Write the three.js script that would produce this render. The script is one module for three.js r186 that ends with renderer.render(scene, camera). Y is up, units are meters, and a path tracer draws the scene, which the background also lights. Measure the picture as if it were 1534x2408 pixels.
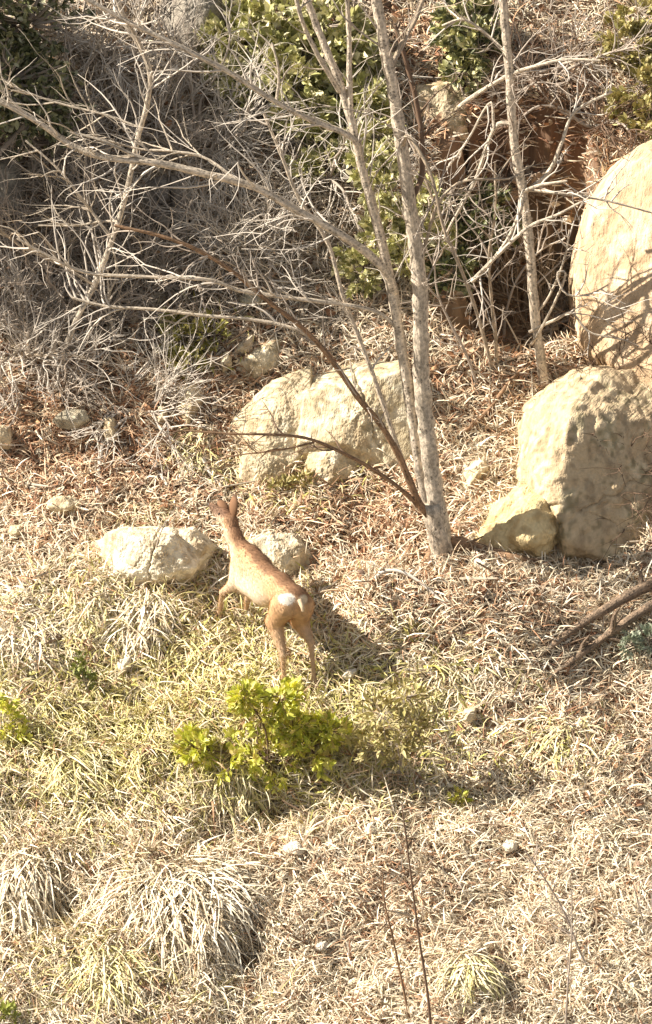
import * as THREE from 'three';
import { mergeGeometries, mergeVertices } from 'three/addons/utils/BufferGeometryUtils.js';
import { createNoise2D, createNoise3D } from 'simplex-noise';

// ---------------------------------------------------------------- camera, sky, sun, exposure
const scene = new THREE.Scene();
const TILT = 25 * Math.PI / 180, DIST = 40, WIDE = 4.0, PX = WIDE / 1534;
const RIGHT = new THREE.Vector3(1, 0, 0);
const UPV = new THREE.Vector3(0, Math.cos(TILT), -Math.sin(TILT));
const FWD = new THREE.Vector3(0, -Math.sin(TILT), -Math.cos(TILT));
const EYE = FWD.clone().multiplyScalar(-DIST);
const camera = new THREE.PerspectiveCamera(2 * Math.atan(WIDE * 1024 / 652 / 2 / DIST) * 180 / Math.PI, 652 / 1024, 0.5, 400);
camera.position.copy(EYE);
camera.lookAt(0, 0, 0);
const SUN = new THREE.Vector3(-0.77, 0.64, 0).normalize();
{ // hazy bright spring sky: milky white at the horizon, pale blue overhead, brighter around the sun
  const w = 128, h = 64, d = new Float32Array(w * h * 4), v = new THREE.Vector3();
  for (let y = 0; y < h; y++) for (let x = 0; x < w; x++) {
    const lat = ((y + 0.5) / h - 0.5) * Math.PI, lon = ((x + 0.5) / w - 0.5) * 2 * Math.PI;
    v.set(Math.cos(lat) * Math.cos(lon), Math.sin(lat), Math.cos(lat) * Math.sin(lon));
    const up = Math.max(0, v.y), c = Math.max(0, v.dot(SUN)), g = 0.5 * Math.pow(c, 6) + 0.25 * c, i = 4 * (y * w + x), hz = Math.pow(1 - up, 3);
    d[i] = 0.145 + 0.07 * hz + 0.19 * g; d[i + 1] = 0.153 + 0.063 * hz + 0.178 * g; d[i + 2] = 0.172 + 0.045 * hz + 0.158 * g; d[i + 3] = 1;
  }
  const t = new THREE.DataTexture(d, w, h, THREE.RGBAFormat, THREE.FloatType);
  t.mapping = THREE.EquirectangularReflectionMapping; t.magFilter = t.minFilter = THREE.LinearFilter; t.needsUpdate = true;
  scene.background = t; scene.environment = t;
}
const sun = new THREE.DirectionalLight(0xfff4e5, 5);
sun.position.copy(SUN).multiplyScalar(20);
sun.castShadow = true;
sun.shadow.mapSize.set(2048, 2048);
Object.assign(sun.shadow.camera, { left: -5, right: 5, top: 6, bottom: -6, near: 1, far: 50 });
scene.add(sun);
const renderer = new THREE.WebGLRenderer({ antialias: true });
renderer.toneMapping = THREE.LinearToneMapping;
renderer.toneMappingExposure = 2.3;
renderer.shadowMap.enabled = true;

// ---------------------------------------------------------------- helpers
function rng(a) { return () => { a = (a + 0x6d2b79f5) | 0; let t = Math.imul(a ^ (a >>> 15), 1 | a); t = (t + Math.imul(t ^ (t >>> 7), 61 | t)) ^ t; return ((t ^ (t >>> 14)) >>> 0) / 4294967296; }; }
const n2 = createNoise2D(rng(11)), n3 = createNoise3D(rng(12));
const V = (x, y, z) => new THREE.Vector3(x, y, z);
const clamp = (x, a = 0, b = 1) => Math.min(b, Math.max(a, x));
const sstep = (a, b, x) => { const t = clamp((x - a) / (b - a)); return t * t * (3 - 2 * t); };
const lerp = (a, b, t) => a + (b - a) * t;
const used = {};
function numbered(name) { used[name] = (used[name] ?? -1) + 1; return used[name] ? name + '_' + String(used[name]).padStart(3, '0') : name; }
function tag(o, label, category, group, kind) {
  o.userData.label = label; o.userData.category = category;
  if (group) o.userData.group = group;
  if (kind) o.userData.kind = kind;
  return o;
}
function thing(name, label, category, pos, group) {
  const g = new THREE.Group(); g.name = numbered(name); g.position.copy(pos); scene.add(g);
  return tag(g, label, category, group);
}
function mesh(name, geo, mat, parent, label) {
  const m = new THREE.Mesh(geo, mat); m.castShadow = m.receiveShadow = true; m.name = parent === scene ? numbered(name) : name;
  if (label) m.userData.label = label;
  (parent ?? scene).add(m); return m;
}
function colored(geo, f) {                       // vertex colours, linear
  const p = geo.attributes.position, c = new Float32Array(p.count * 3), v = V();
  for (let i = 0; i < p.count; i++) { v.fromBufferAttribute(p, i); const k = f(v, i); c[3 * i] = k[0]; c[3 * i + 1] = k[1]; c[3 * i + 2] = k[2]; }
  geo.setAttribute('color', new THREE.BufferAttribute(c, 3)); return geo;
}
const mix3 = (a, b, t) => [lerp(a[0], b[0], t), lerp(a[1], b[1], t), lerp(a[2], b[2], t)];
const mul3 = (a, s) => [a[0] * s, a[1] * s, a[2] * s];

// the world point seen at a spot of the view (1534 units across) at a depth beyond the middle plane
function P3(px, py, q = 0) {
  const d = DIST + q, s = d / DIST;
  return EYE.clone().addScaledVector(FWD, d).addScaledVector(RIGHT, (px - 767) * PX * s).addScaledVector(UPV, (1204 - py) * PX * s);
}
function toPx(p) {
  const r = p.clone().sub(EYE), d = r.dot(FWD), s = DIST / d;
  return [767 + r.dot(RIGHT) * s / PX, 1204 - r.dot(UPV) * s / PX, d - DIST];
}
// ---------------------------------------------------------------- ground shape
const splus = (x) => Math.log(1 + Math.exp(x));
function Hbase(x, z) {
  const q = -z;
  let y = 0.404 * q + 0.34 * 0.3 * splus((q - 0.5) / 0.3);
  if (q > 4.5) y += 0.06 * (q - 4.5);
  return y;
}
function cast(h, px, py) {
  let a = -14, b = -14;
  const below = (q) => { const p = P3(px, py, q); return p.y < h(p.x, p.z); };
  while (b < 60 && !below(b)) { a = b; b += 0.1; }
  for (let i = 0; i < 24; i++) { const m = (a + b) / 2; if (below(m)) b = m; else a = m; }
  return P3(px, py, b);
}
const BUMPS = [ // px, py, radius across, radius along, height
  [600, 1770, 0.45, 0.3, 0.08], [800, 1890, 0.5, 0.2, -0.08], [1110, 1860, 0.3, 0.16, -0.1], [650, 1885, 0.2, 0.13, -0.24], [575, 2235, 0.12, 0.16, -0.26], [135, 2130, 0.13, 0.15, -0.26], [250, 1840, 0.1, 0.12, -0.22],
  [400, 2120, 0.5, 0.35, 0.12], [560, 2330, 0.25, 0.4, -0.1], [110, 2080, 0.3, 0.25, 0.12], [110, 2160, 0.25, 0.14, -0.16],
  [150, 1800, 0.6, 0.4, 0.08], [250, 2270, 0.3, 0.2, 0.08], [1110, 2280, 0.3, 0.3, 0.06], [1190, 2330, 0.14, 0.2, -0.12],
  [1200, 400, 0.6, 0.2, 0.1], [350, 640, 0.7, 0.3, -0.12], [170, 560, 0.35, 0.3, -0.3], [390, 480, 0.3, 0.3, -0.2],
  [620, 870, 0.22, 0.16, -0.16], [340, 1420, 0.6, 0.3, 0.1], [330, 1590, 0.6, 0.25, -0.06], [1250, 1560, 0.8, 0.3, 0.06], [1440, 1640, 0.5, 0.2, -0.08],
  [540, 1110, 0.35, 0.12, -0.08], [880, 1530, 0.2, 0.4, 0.42, 1.5], [750, 1340, 0.3, 0.2, -0.08], [300, 1080, 0.5, 0.15, -0.07],
].map(([px, py, rx, rz, h, right]) => { const p = cast(Hbase, px, py); return [p.x, p.z, rx, rz, h, right ?? rx]; });
const HOLLOW = (() => { const a = cast(Hbase, 1200, 800), b = cast(Hbase, 1200, 445); return { z: a.z, y: a.y - 0.4, x0: P3(1030, 700, 1.4).x, x1: P3(1400, 700, 1.4).x, l: (a.z - b.z) * 1.4 }; })();
function H(x, z) {
  let y = Hbase(x, z);
  const near = Math.exp(-Math.pow(Math.max(0, Math.hypot(x, z) - 6) / 4, 2));
  for (const [bx, bz, rx, rz, h, rr] of BUMPS) { const a = (x - bx) / (x > bx ? rr : rx), b = (z - bz) / rz, d = a * a + b * b; if (d < 9) y += h * Math.exp(h < -0.2 ? -d * d : -d); }
  { // the hollow under the ledge: a floor running back to a steep wall
    const k = z - HOLLOW.z, m = sstep(HOLLOW.x0, HOLLOW.x0 + 0.16, x + 0.16 * n2(z * 3, 4)) * sstep(HOLLOW.x1, HOLLOW.x1 - 0.1, x);
    if (m > 0 && k < 0) y = lerp(y, Math.min(y, HOLLOW.y - 0.14 * k + 0.05 * n2(x * 6, z * 6)), m * sstep(-HOLLOW.l - 0.06 - 0.25 * (0.5 + 0.5 * n2(x * 4, 8)), -HOLLOW.l + 0.12 * n2(x * 9, 3), k));
  }
  y += 0.07 * n2(x * 0.7 + 3, z * 0.7) + 0.035 * n2(x * 1.9, z * 1.9 + 5);
  y += near * (0.018 * n2(x * 5, z * 5) + 0.009 * n2(x * 13, z * 13) + 0.005 * n2(x * 29, z * 29));
  y += (1 - near) * 0.5 * n2(x * 0.08, z * 0.08);
  return y;
}
const at = (px, py) => cast(H, px, py);
function normalAt(x, z) { const e = 0.03; return V(H(x - e, z) - H(x + e, z), 2 * e, H(x, z - e) - H(x, z + e)).normalize(); }
const ground = (x, z) => V(x, H(x, z), z);
// fields over the slope
function blob(px, py, cx, cy, rx, ry) { const a = (px - cx) / rx, b = (py - cy) / ry; return Math.exp(-(a * a + b * b)); }
function fields(px, py) {
  const red = clamp(0.9 * blob(px, py, 880, 1230, 260, 130) + 1.2 * blob(px, py, 150, 1050, 400, 190) + blob(px, py, 1300, 320, 300, 200) + 0.9 * blob(px, py, 1180, 880, 200, 130) + 1.0 * blob(px, py, 420, 880, 300, 130) + 0.5 * blob(px, py, 1150, 1450, 300, 90) + 0.5 * blob(px, py, 1350, 1700, 250, 90) + 0.35 * blob(px, py, 900, 2130, 160, 140) + 0.8 * blob(px, py, 900, 130, 300, 220));
  const green = clamp(0.9 * blob(px, py, 180, 1740, 380, 210) + 0.5 * blob(px, py, 550, 1500, 200, 150) + 0.8 * blob(px, py, 640, 1720, 330, 160) + 0.6 * blob(px, py, 920, 1700, 160, 150) + 0.5 * blob(px, py, 700, 1150, 150, 80) + 0.45 * blob(px, py, 230, 2300, 260, 130) + 0.25 * blob(px, py, 1300, 1760, 170, 90) + 0.3 * blob(px, py, 300, 1400, 250, 90) + 0.5 * blob(px, py, 470, 800, 110, 90));
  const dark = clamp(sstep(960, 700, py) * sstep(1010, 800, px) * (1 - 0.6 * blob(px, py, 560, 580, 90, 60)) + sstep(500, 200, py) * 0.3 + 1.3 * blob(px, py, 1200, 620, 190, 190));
  return { red, green, dark };
}

// ---------------------------------------------------------------- textures
function noiseTexture(size, fn, srgb) {
  const data = new Uint8Array(size * size * 4);
  for (let y = 0; y < size; y++) for (let x = 0; x < size; x++) {
    const c = fn(x / size, y / size), i = 4 * (y * size + x);
    data[i] = 255 * clamp(c[0]); data[i + 1] = 255 * clamp(c[1]); data[i + 2] = 255 * clamp(c[2]); data[i + 3] = 255;
  }
  const t = new THREE.DataTexture(data, size, size, THREE.RGBAFormat);
  t.wrapS = t.wrapT = THREE.RepeatWrapping; t.magFilter = THREE.LinearFilter; t.minFilter = THREE.LinearMipmapLinearFilter; t.generateMipmaps = true;
  if (srgb) t.colorSpace = THREE.SRGBColorSpace;
  t.needsUpdate = true; return t;
}
function tiled(x, y, f, seed = 0) { // noise that repeats over 0..1
  const a = x * 2 * Math.PI, b = y * 2 * Math.PI, r = f / (2 * Math.PI);
  return 0.5 * (n3(Math.cos(a) * r + seed, Math.sin(a) * r, Math.cos(b) * r) + n3(Math.sin(b) * r + seed, Math.cos(a) * r + 7, Math.sin(a) * r - 3));
}
const rockBump = noiseTexture(512, (x, y) => { const v = 0.5 + 0.25 * tiled(x, y, 6) + 0.2 * tiled(x, y, 17, 9) + 0.16 * tiled(x, y, 45, 30) + 0.1 * tiled(x, y, 90, 50); return [v, v, v]; });
const barkMap = noiseTexture(256, (x, y) => { const v = 0.78 + 0.2 * tiled(x, y, 5, 4) + 0.18 * tiled(x, y, 14, 8) + 0.14 * tiled(x, y * 0.9999, 38, 14); const ring = sstep(0.35, 0.6, tiled(x * 0.5, y, 3, 60) * 0.5 + tiled(x, y, 22, 33) * 0.6), d = clamp(v) * (1 - 0.45 * ring); return [d, d * 0.96, d * 0.9]; }, true);

const M = {
  ground: new THREE.MeshStandardMaterial({ vertexColors: true, roughness: 1 }),
  blade: new THREE.MeshStandardMaterial({ color: 0xffffff, roughness: 0.75, side: THREE.DoubleSide }),
  litter: new THREE.MeshStandardMaterial({ color: 0xffffff, roughness: 0.8, side: THREE.DoubleSide }),
  vblade: new THREE.MeshStandardMaterial({ vertexColors: true, roughness: 0.75, side: THREE.DoubleSide }),
  leaf: new THREE.MeshPhysicalMaterial({ vertexColors: true, roughness: 0.62, side: THREE.DoubleSide, transmission: 0.3, thickness: 0 }),
  thinLeaf: new THREE.MeshPhysicalMaterial({ vertexColors: true, roughness: 0.7, side: THREE.DoubleSide, transmission: 0.45, thickness: 0 }),
  glossy: new THREE.MeshStandardMaterial({ vertexColors: true, roughness: 0.42, side: THREE.DoubleSide }),
  rock: new THREE.MeshStandardMaterial({ vertexColors: true, roughness: 0.95, bumpMap: rockBump, bumpScale: 0.012 }),
  paleBark: new THREE.MeshStandardMaterial({ color: new THREE.Color().setRGB(0.86, 0.81, 0.73), map: barkMap, roughness: 0.85, bumpMap: barkMap, bumpScale: 0.004 }),
  greyBark: new THREE.MeshStandardMaterial({ color: new THREE.Color().setRGB(0.58, 0.51, 0.42), map: barkMap, roughness: 0.85 }),
  brownBark: new THREE.MeshStandardMaterial({ color: new THREE.Color().setRGB(0.42, 0.28, 0.18), map: barkMap, roughness: 0.85, bumpMap: barkMap, bumpScale: 0.003 }),
  wood: new THREE.MeshStandardMaterial({ color: new THREE.Color().setRGB(0.36, 0.28, 0.215), map: barkMap, roughness: 0.9, bumpMap: barkMap, bumpScale: 0.006 }),
  twig: new THREE.MeshStandardMaterial({ color: new THREE.Color().setRGB(0.38, 0.32, 0.26), roughness: 0.85 }),
  paleTwig: new THREE.MeshStandardMaterial({ color: new THREE.Color().setRGB(0.56, 0.505, 0.43), roughness: 0.85 }),
  darkTwig: new THREE.MeshStandardMaterial({ color: new THREE.Color().setRGB(0.15, 0.095, 0.06), roughness: 0.85 }),
};

// tapered tube through points; radii given at both ends; a little knobbly
function tube(points, r0, r1, { seg, sides = 7, knob = 0.12, seed = 1, flare = 0 } = {}) {
  const curve = new THREE.CatmullRomCurve3(points, false, 'centripetal');
  const len = curve.getLength(), n = seg ?? Math.max(3, Math.ceil(len / 0.05));
  const pos = [], uv = [], idx = [], t = V(), side = V(), up = V();
  let last = null;
  for (let i = 0; i <= n; i++) {
    const u = i / n, c = curve.getPoint(u); curve.getTangent(u, t);
    if (!last) { side.set(1, 0, 0); if (Math.abs(t.x) > 0.9) side.set(0, 0, 1); } else side.copy(last);
    side.addScaledVector(t, -side.dot(t)).normalize(); last = side.clone(); up.crossVectors(t, side);
    let r = lerp(r0, r1, u); if (flare) r += flare * Math.exp(-u * len / 0.06);
    for (let k = 0; k <= sides; k++) {
      const a = 2 * Math.PI * k / sides, ka = k === sides ? 0 : k;
      const rr = r * (1 + knob * n3(c.x * 9 + seed, c.y * 9, c.z * 9 + ka * 0.7));
      pos.push(c.x + rr * (Math.cos(a) * side.x + Math.sin(a) * up.x), c.y + rr * (Math.cos(a) * side.y + Math.sin(a) * up.y), c.z + rr * (Math.cos(a) * side.z + Math.sin(a) * up.z));
      uv.push(k / sides * Math.max(1, Math.round(r * 40)) * 0.5, u * len / 0.35);
    }
  }
  const w = sides + 1;
  for (let i = 0; i < n; i++) for (let k = 0; k < sides; k++) { const a = i * w + k; idx.push(a, a + 1, a + w, a + 1, a + w + 1, a + w); }
  for (const e of [0, n]) { const c = pos.length / 3, p = curve.getPoint(e / n); pos.push(p.x, p.y, p.z); uv.push(0, 0); for (let k = 0; k < sides; k++) { const a = e * w + k; e ? idx.push(a, a + 1, c) : idx.push(a + 1, a, c); } }
  const g = new THREE.BufferGeometry();
  g.setAttribute('position', new THREE.Float32BufferAttribute(pos, 3)); g.setAttribute('uv', new THREE.Float32BufferAttribute(uv, 2)); g.setIndex(idx); g.computeVertexNormals();
  return g;
}
const moved = (pts, o) => pts.map((p) => p.clone().sub(o));
function wander(start, dir, len, rand, { bend = 0.5, droop = 0, n = 5 } = {}) {
  const pts = [start.clone()], d = dir.clone().normalize(); let p = start.clone();
  for (let i = 0; i < n; i++) { d.add(V((rand() - 0.5) * bend, (rand() - 0.5) * bend - droop, (rand() - 0.5) * bend)).normalize(); p = p.clone().addScaledVector(d, len / n); pts.push(p); }
  return pts;
}
function randDir(rand) { const a = rand() * 2 * Math.PI, y = rand() * 2 - 1, s = Math.sqrt(1 - y * y); return V(s * Math.cos(a), y, s * Math.sin(a)); }
// side twigs sprouting along a limb, as one geometry
function sprouts(points, count, len, r, rand, { from = 0.25, up = 0.25, again = 2, bend = 0.8 } = {}) {
  const curve = new THREE.CatmullRomCurve3(points, false, 'centripetal'), out = [];
  for (let i = 0; i < count; i++) {
    const u = from + (1 - from) * rand(), s = curve.getPoint(u), t = curve.getTangent(u);
    const side = randDir(rand); side.addScaledVector(t, -side.dot(t)).normalize();
    const d = t.clone().multiplyScalar(0.75).addScaledVector(side, 0.8).add(V(0, up, 0)), l = len * (0.5 + 1.0 * rand());
    const w = wander(s, d, l, rand, { bend, n: 4 });
    out.push(tube(w, r * (0.7 + 0.5 * rand()), r * 0.22, { seg: 6, sides: 4, knob: 0 }));
    const c2 = new THREE.CatmullRomCurve3(w);
    for (let k = 0; k < again; k++) {
      const u2 = 0.25 + 0.65 * rand(), s2 = c2.getPoint(u2), d2 = c2.getTangent(u2).add(randDir(rand).multiplyScalar(0.9));
      out.push(tube(wander(s2, d2, l * (0.3 + 0.35 * rand()), rand, { bend, n: 3 }), r * 0.5, r * 0.15, { seg: 4, sides: 3, knob: 0 }));
    }
  }
  return mergeGeometries(out);
}

// ---------------------------------------------------------------- hillside
{
  const axis = (lo, hi, step, far0, far1) => { const a = []; let s = step, p = lo; const left = []; while (p > far0) { s *= 1.25; p -= s; left.unshift(p); } a.push(...left); for (p = lo; p < hi; p += step) a.push(p); s = step; p = hi; a.push(p); while (p < far1) { s *= 1.25; p += s; a.push(p); } return a; };
  const xs = axis(-2.7, 2.7, 0.025, -70, 70), zs = axis(-4.4, 4.6, 0.025, -60, 60);
  const pos = [], idx = [], W = xs.length;
  for (const z of zs) for (const x of xs) pos.push(x, H(x, z), z);
  for (let j = 0; j < zs.length - 1; j++) for (let i = 0; i < W - 1; i++) { const a = j * W + i; idx.push(a, a + W, a + 1, a + 1, a + W, a + W + 1); }
  const g = new THREE.BufferGeometry();
  g.setAttribute('position', new THREE.Float32BufferAttribute(pos, 3)); g.setIndex(idx); g.computeVertexNormals();
  colored(g, (v) => {
    const [px, py] = toPx(v), f = fields(px, py);
    const k = 0.5 + 0.5 * n2(v.x * 11, v.z * 11), m = 0.5 + 0.5 * n2(v.x * 3.1 + 9, v.z * 3.1);
    let c = mix3([0.19, 0.135, 0.085], [0.38, 0.29, 0.19], k);
    c = mix3(c, mix3([0.1, 0.05, 0.028], [0.24, 0.12, 0.065], m), 0.8 * f.red);
    c = mix3(c, [0.16, 0.13, 0.045], 0.5 * f.green);
    return c;
  });
  const o = mesh('hillside', g, M.ground, scene); tag(o, 'steep hillside of dry soil, litter and matted grass', 'hillside', null, 'structure');
}

// ---------------------------------------------------------------- rocks
function rock(name, label, outline, { base = [0.5, 0.42, 0.3], dark = [0.26, 0.2, 0.14], pale = null, detail = 30, p = 11, bevel = 0.3, fronts = [[0, 0.25], [-0.35, -0.05], [0.4, 0.1]], front = 0.35, back = 1, rough = 0.05, cracks = [], seed = 1, depth = 0, at: spot = null, moss = 0, group, dir = 0.6, lay = 0, facets = 26 } = {}) {
  const xs = outline.map((o) => o[0]), ys = outline.map((o) => o[1]);
  const x0 = Math.min(...xs), x1 = Math.max(...xs), y0 = Math.min(...ys), y1 = Math.max(...ys), cx = outline.reduce((s, o) => s + o[0], 0) / outline.length, cy = (y0 + y1) / 2;
  const hgt = (y1 - y0) * PX, foot = at(clamp(cx, -200, 1740), y1 - 0.1 * (y1 - y0)), q = toPx(foot)[2];
  const tf = Math.max(0.03, front * hgt), qc = spot ? toPx(at(...spot))[2] + depth : q + 0.6 * tf + depth, centre = P3(cx, cy, qc), s = (DIST + qc) / DIST * PX;
  const planes = [];
  const rand = rng(seed * 77 + 5);
  for (let i = 0; i < outline.length; i++) {
    const a = outline[i], b = outline[(i + 1) % outline.length];
    let nx = -(b[1] - a[1]), ny = -(b[0] - a[0]); const l = Math.hypot(nx, ny) || 1; nx /= l; ny /= l;
    const mx = ((a[0] + b[0]) / 2 - cx) * s, my = (cy - (a[1] + b[1]) / 2) * s; if (nx * mx + ny * my < 0) { nx = -nx; ny = -ny; }
    const k = bevel * (0.3 + 1.2 * rand()), n = V(nx, ny, k).normalize();
    planes.push([n, Math.max(0.012, n.x * mx + n.y * my)], [V(nx, ny, 0), Math.max(0.012, nx * mx + ny * my)]);
  }
  for (const [ax, ay, dd = 1] of fronts) planes.push([V(ax, ay, 1).normalize(), tf * dd]);
  planes.push([V(0, 0, -1), back * hgt]);
  const reach = (d) => { let sum = 0; for (const [n, e] of planes) { const c = n.dot(d); if (c > 0) sum += Math.pow(c / e, 40); } return Math.pow(sum, -1 / 40); };
  const cuts = []; for (let i = 0; i < facets; i++) { const d = randDir(rand); d.z = Math.abs(d.z); cuts.push([d, reach(d) * (0.9 + 0.1 * rand())]); }
  planes.push(...cuts);
  let g = new THREE.IcosahedronGeometry(1, detail); g.deleteAttribute('uv'); g.deleteAttribute('normal'); g = mergeVertices(g, 1e-5);
  const pos = g.attributes.position, v = V(), uv = new Float32Array(pos.count * 2), sz = Math.min(hgt, (x1 - x0) * PX);
  for (let i = 0; i < pos.count; i++) {
    v.fromBufferAttribute(pos, i).normalize(); let sum = 0;
    for (const [n, d] of planes) { const c = n.dot(v); if (c > 0) sum += Math.pow(c / d, p * 2.8); }
    let r = Math.pow(sum, -1 / (p * 2.8));
    const w = v.clone().multiplyScalar(r), k = 1 / sz;
    let o = sz * rough * 0.4 * (1.2 * n3(w.x * 1.3 * k + seed * 3, w.y * 1.3 * k, w.z * 1.3 * k) + 1.2 * n3(w.x * 2.2 * k + seed, w.y * 2.2 * k, w.z * 2.2 * k) + 0.7 * Math.abs(n3(w.x * 5 * k, w.y * 5 * k + seed, w.z * 5 * k)) + 0.3 * n3(w.x * 13 * k, w.y * 13 * k, w.z * 13 * k + seed)) + 0.004 * n3(w.x * 60, w.y * 60, w.z * 60);
    if (lay) { const q2 = (w.y * Math.cos(dir) + w.x * Math.sin(dir)) / lay + 0.6 * n3(w.x * 3, w.y * 3, w.z * 3 + seed); o += 0.25 * lay * (Math.abs(q2 - Math.floor(q2) - 0.5) - 0.25) * 2; }
    for (const [ax, ay, d, wd, dp] of cracks) { const e = Math.abs(ax * w.x + ay * w.y - d + 0.02 * n3(w.x * 6, w.y * 6, seed + d * 5) + 0.01 * n3(w.x * 20, w.y * 20, seed)); if (e < wd) { const t = 1 - e / wd; o -= dp * t; } }
    w.addScaledVector(v, o);
    uv[2 * i] = w.x / 0.5 + w.z * 0.9; uv[2 * i + 1] = w.y / 0.5 + w.z * 0.7;
    pos.setXYZ(i, w.x * RIGHT.x + w.y * UPV.x - w.z * FWD.x, w.y * UPV.y - w.z * FWD.y, w.y * UPV.z - w.z * FWD.z);
  }
  g.setAttribute('uv', new THREE.BufferAttribute(uv, 2)); g.computeVertexNormals();
  const white = pale ?? mul3(base, 1.25);
  colored(g, (u, i) => {
    const a = 0.5 + 0.5 * n3(u.x * 4 + seed, u.y * 4, u.z * 4), b = 0.5 + 0.5 * n3(u.x * 14, u.y * 14 + seed, u.z * 14), c = 0.5 + 0.5 * n3(u.x * 45, u.y * 45, u.z * 45 + seed), st = 0.5 + 0.5 * n3(u.x * 9 + seed, u.y * 1.6, u.z * 9);
    let k = mix3(base, white, sstep(0.45, 0.8, a)); k = mix3(k, dark, 0.5 * sstep(0.58, 0.9, b)); k = mix3(k, dark, 0.55 * sstep(0.55, 0.8, st)); k = mix3(k, mul3(dark, 0.7), 0.5 * sstep(0.8, 0.9, 0.5 * b + 0.5 * c)); k = mul3(k, 0.86 + 0.28 * c);
    if (moss) k = mix3(k, [0.2, 0.18, 0.09], moss * sstep(0.5, 0.75, 0.5 * a + 0.5 * b));
    return k;
  });
  const o = mesh(name, g, M.rock, scene); o.position.copy(centre); return tag(o, label, /boulder/.test(name) ? 'boulder' : /stone/.test(name) ? 'stone' : 'rock', group);
}
const CREAM = { base: [0.6, 0.5, 0.33], dark: [0.36, 0.26, 0.145], pale: [0.77, 0.68, 0.5] };
const TAN = { base: [0.58, 0.42, 0.26], dark: [0.36, 0.245, 0.14], pale: [0.7, 0.54, 0.36] };
const GREY = { base: [0.23, 0.2, 0.165], dark: [0.12, 0.1, 0.08], pale: [0.31, 0.275, 0.225] };
rock('boulder', 'tall smooth pinkish tan boulder at the right edge with twig shadows on its face', [[1360, 1080], [1350, 640], [1388, 480], [1440, 388], [1534, 322], [1780, 330], [1800, 1080]], { ...TAN, detail: 54, p: 26, rough: 0.03, facets: 10, bevel: 0.16, fronts: [[-0.42, 0.12]], front: 0.24, back: 1, seed: 3, depth: 0.08 });
rock('boulder', 'broad angular mossy boulder at the right edge with a cream left face', [[1192, 1350], [1196, 1130], [1211, 1035], [1243, 955], [1300, 900], [1392, 856], [1560, 866], [1720, 900], [1760, 1390], [1534, 1385]], { base: [0.55, 0.43, 0.27], dark: [0.3, 0.22, 0.135], pale: [0.68, 0.56, 0.37], detail: 72, p: 24, rough: 0.06, bevel: 0.2, facets: 16, fronts: [[-0.8, 0.1, 1.23], [0.55, 0.1, 0.78], [0.2, 0.9, 1.35]], front: 0.36, seed: 6, moss: 0.55, depth: 0.1, cracks: [[0.5, -0.9, 0.12, 0.01, 0.02], [0.3, 0.95, -0.25, 0.01, 0.02]] });
rock('rock', 'low yellow tan rock with slanting ridges between the tree base and the fissured boulder', [[1085, 1310], [1150, 1195], [1265, 1125], [1330, 1140], [1340, 1310], [1240, 1345]], { base: [0.58, 0.46, 0.25], dark: [0.4, 0.28, 0.13], detail: 36, p: 9, rough: 0.06, front: 0.6, depth: -0.04, seed: 7, lay: 0.09, dir: -0.6 });
rock('rock', 'pale slab slanting down to the left, left half of the outcrop behind the deer', [[498, 1130], [556, 985], [640, 900], [730, 862], [748, 1000], [720, 1140]], { ...CREAM, detail: 44, front: 0.26, seed: 9, fronts: [[-0.3, 0.4], [0.1, 0.12]], p: 26, rough: 0.05, facets: 5, moss: 0.35 });
rock('rock', 'broad pale slab, right half of the outcrop behind the deer', [[672, 1140], [690, 895], [790, 836], [945, 852], [995, 950], [975, 1110], [820, 1150]], { ...CREAM, base: [0.57, 0.48, 0.31], detail: 48, front: 0.2, seed: 11, fronts: [[-0.12, 0.4], [0.3, 0.12]], cracks: [[0.9, 0.3, 0.08, 0.012, 0.03]], p: 26, rough: 0.05, facets: 5, moss: 0.35 });
rock('rock', 'small pointed cream rock close against the foot of the tree on its left', [[828, 1090], [850, 1040], [905, 1000], [940, 1030], [945, 1090], [900, 1120]], { ...CREAM, detail: 22, p: 9, front: 0.4, seed: 13 });
rock('rock', 'pale wedge of rock jutting over a dark hollow, above the pair of pale slabs', [[520, 880], [545, 825], [600, 772], [655, 760], [640, 785], [560, 850]], { ...CREAM, base: [0.55, 0.46, 0.34], detail: 26, p: 9, front: 0.5, seed: 15, depth: -0.1, bevel: 0.1 });
rock('rock', 'broad low whitish fissured slab in the grass left of the chest of the deer', [[185, 1360], [212, 1275], [285, 1242], [470, 1240], [530, 1290], [525, 1350], [380, 1390], [250, 1385]], { ...CREAM, base: [0.62, 0.54, 0.39], pale: [0.76, 0.69, 0.54], detail: 46, p: 24, front: 0.45, rough: 0.06, facets: 14, seed: 19, depth: -0.1, cracks: [[1, -0.25, 0.02, 0.01, 0.02]] });
rock('rock', 'whitish chunk of rock with a pointed top, on the left half of the broad slab', [[275, 1345], [290, 1272], [322, 1238], [350, 1262], [372, 1320], [335, 1366]], { ...CREAM, base: [0.64, 0.56, 0.41], detail: 26, p: 24, facets: 10, front: 0.5, rough: 0.06, seed: 61, depth: -0.14 });
rock('rock', 'bright whitish chunk of rock nearest to the chest of the deer', [[395, 1310], [405, 1250], [455, 1240], [505, 1285], [490, 1345], [430, 1360]], { ...CREAM, base: [0.66, 0.58, 0.43], detail: 26, p: 24, facets: 10, front: 0.5, rough: 0.06, seed: 62, depth: -0.14 });
rock('rock', 'low cream rock half sunk in the grass under the leftmost slab of the outcrop', [[530, 1140], [570, 1065], [690, 1050], [705, 1115], [620, 1160]], { ...CREAM, detail: 26, front: 0.35, seed: 63, depth: -0.05, p: 26, rough: 0.05, facets: 12, moss: 0.3 });
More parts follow.
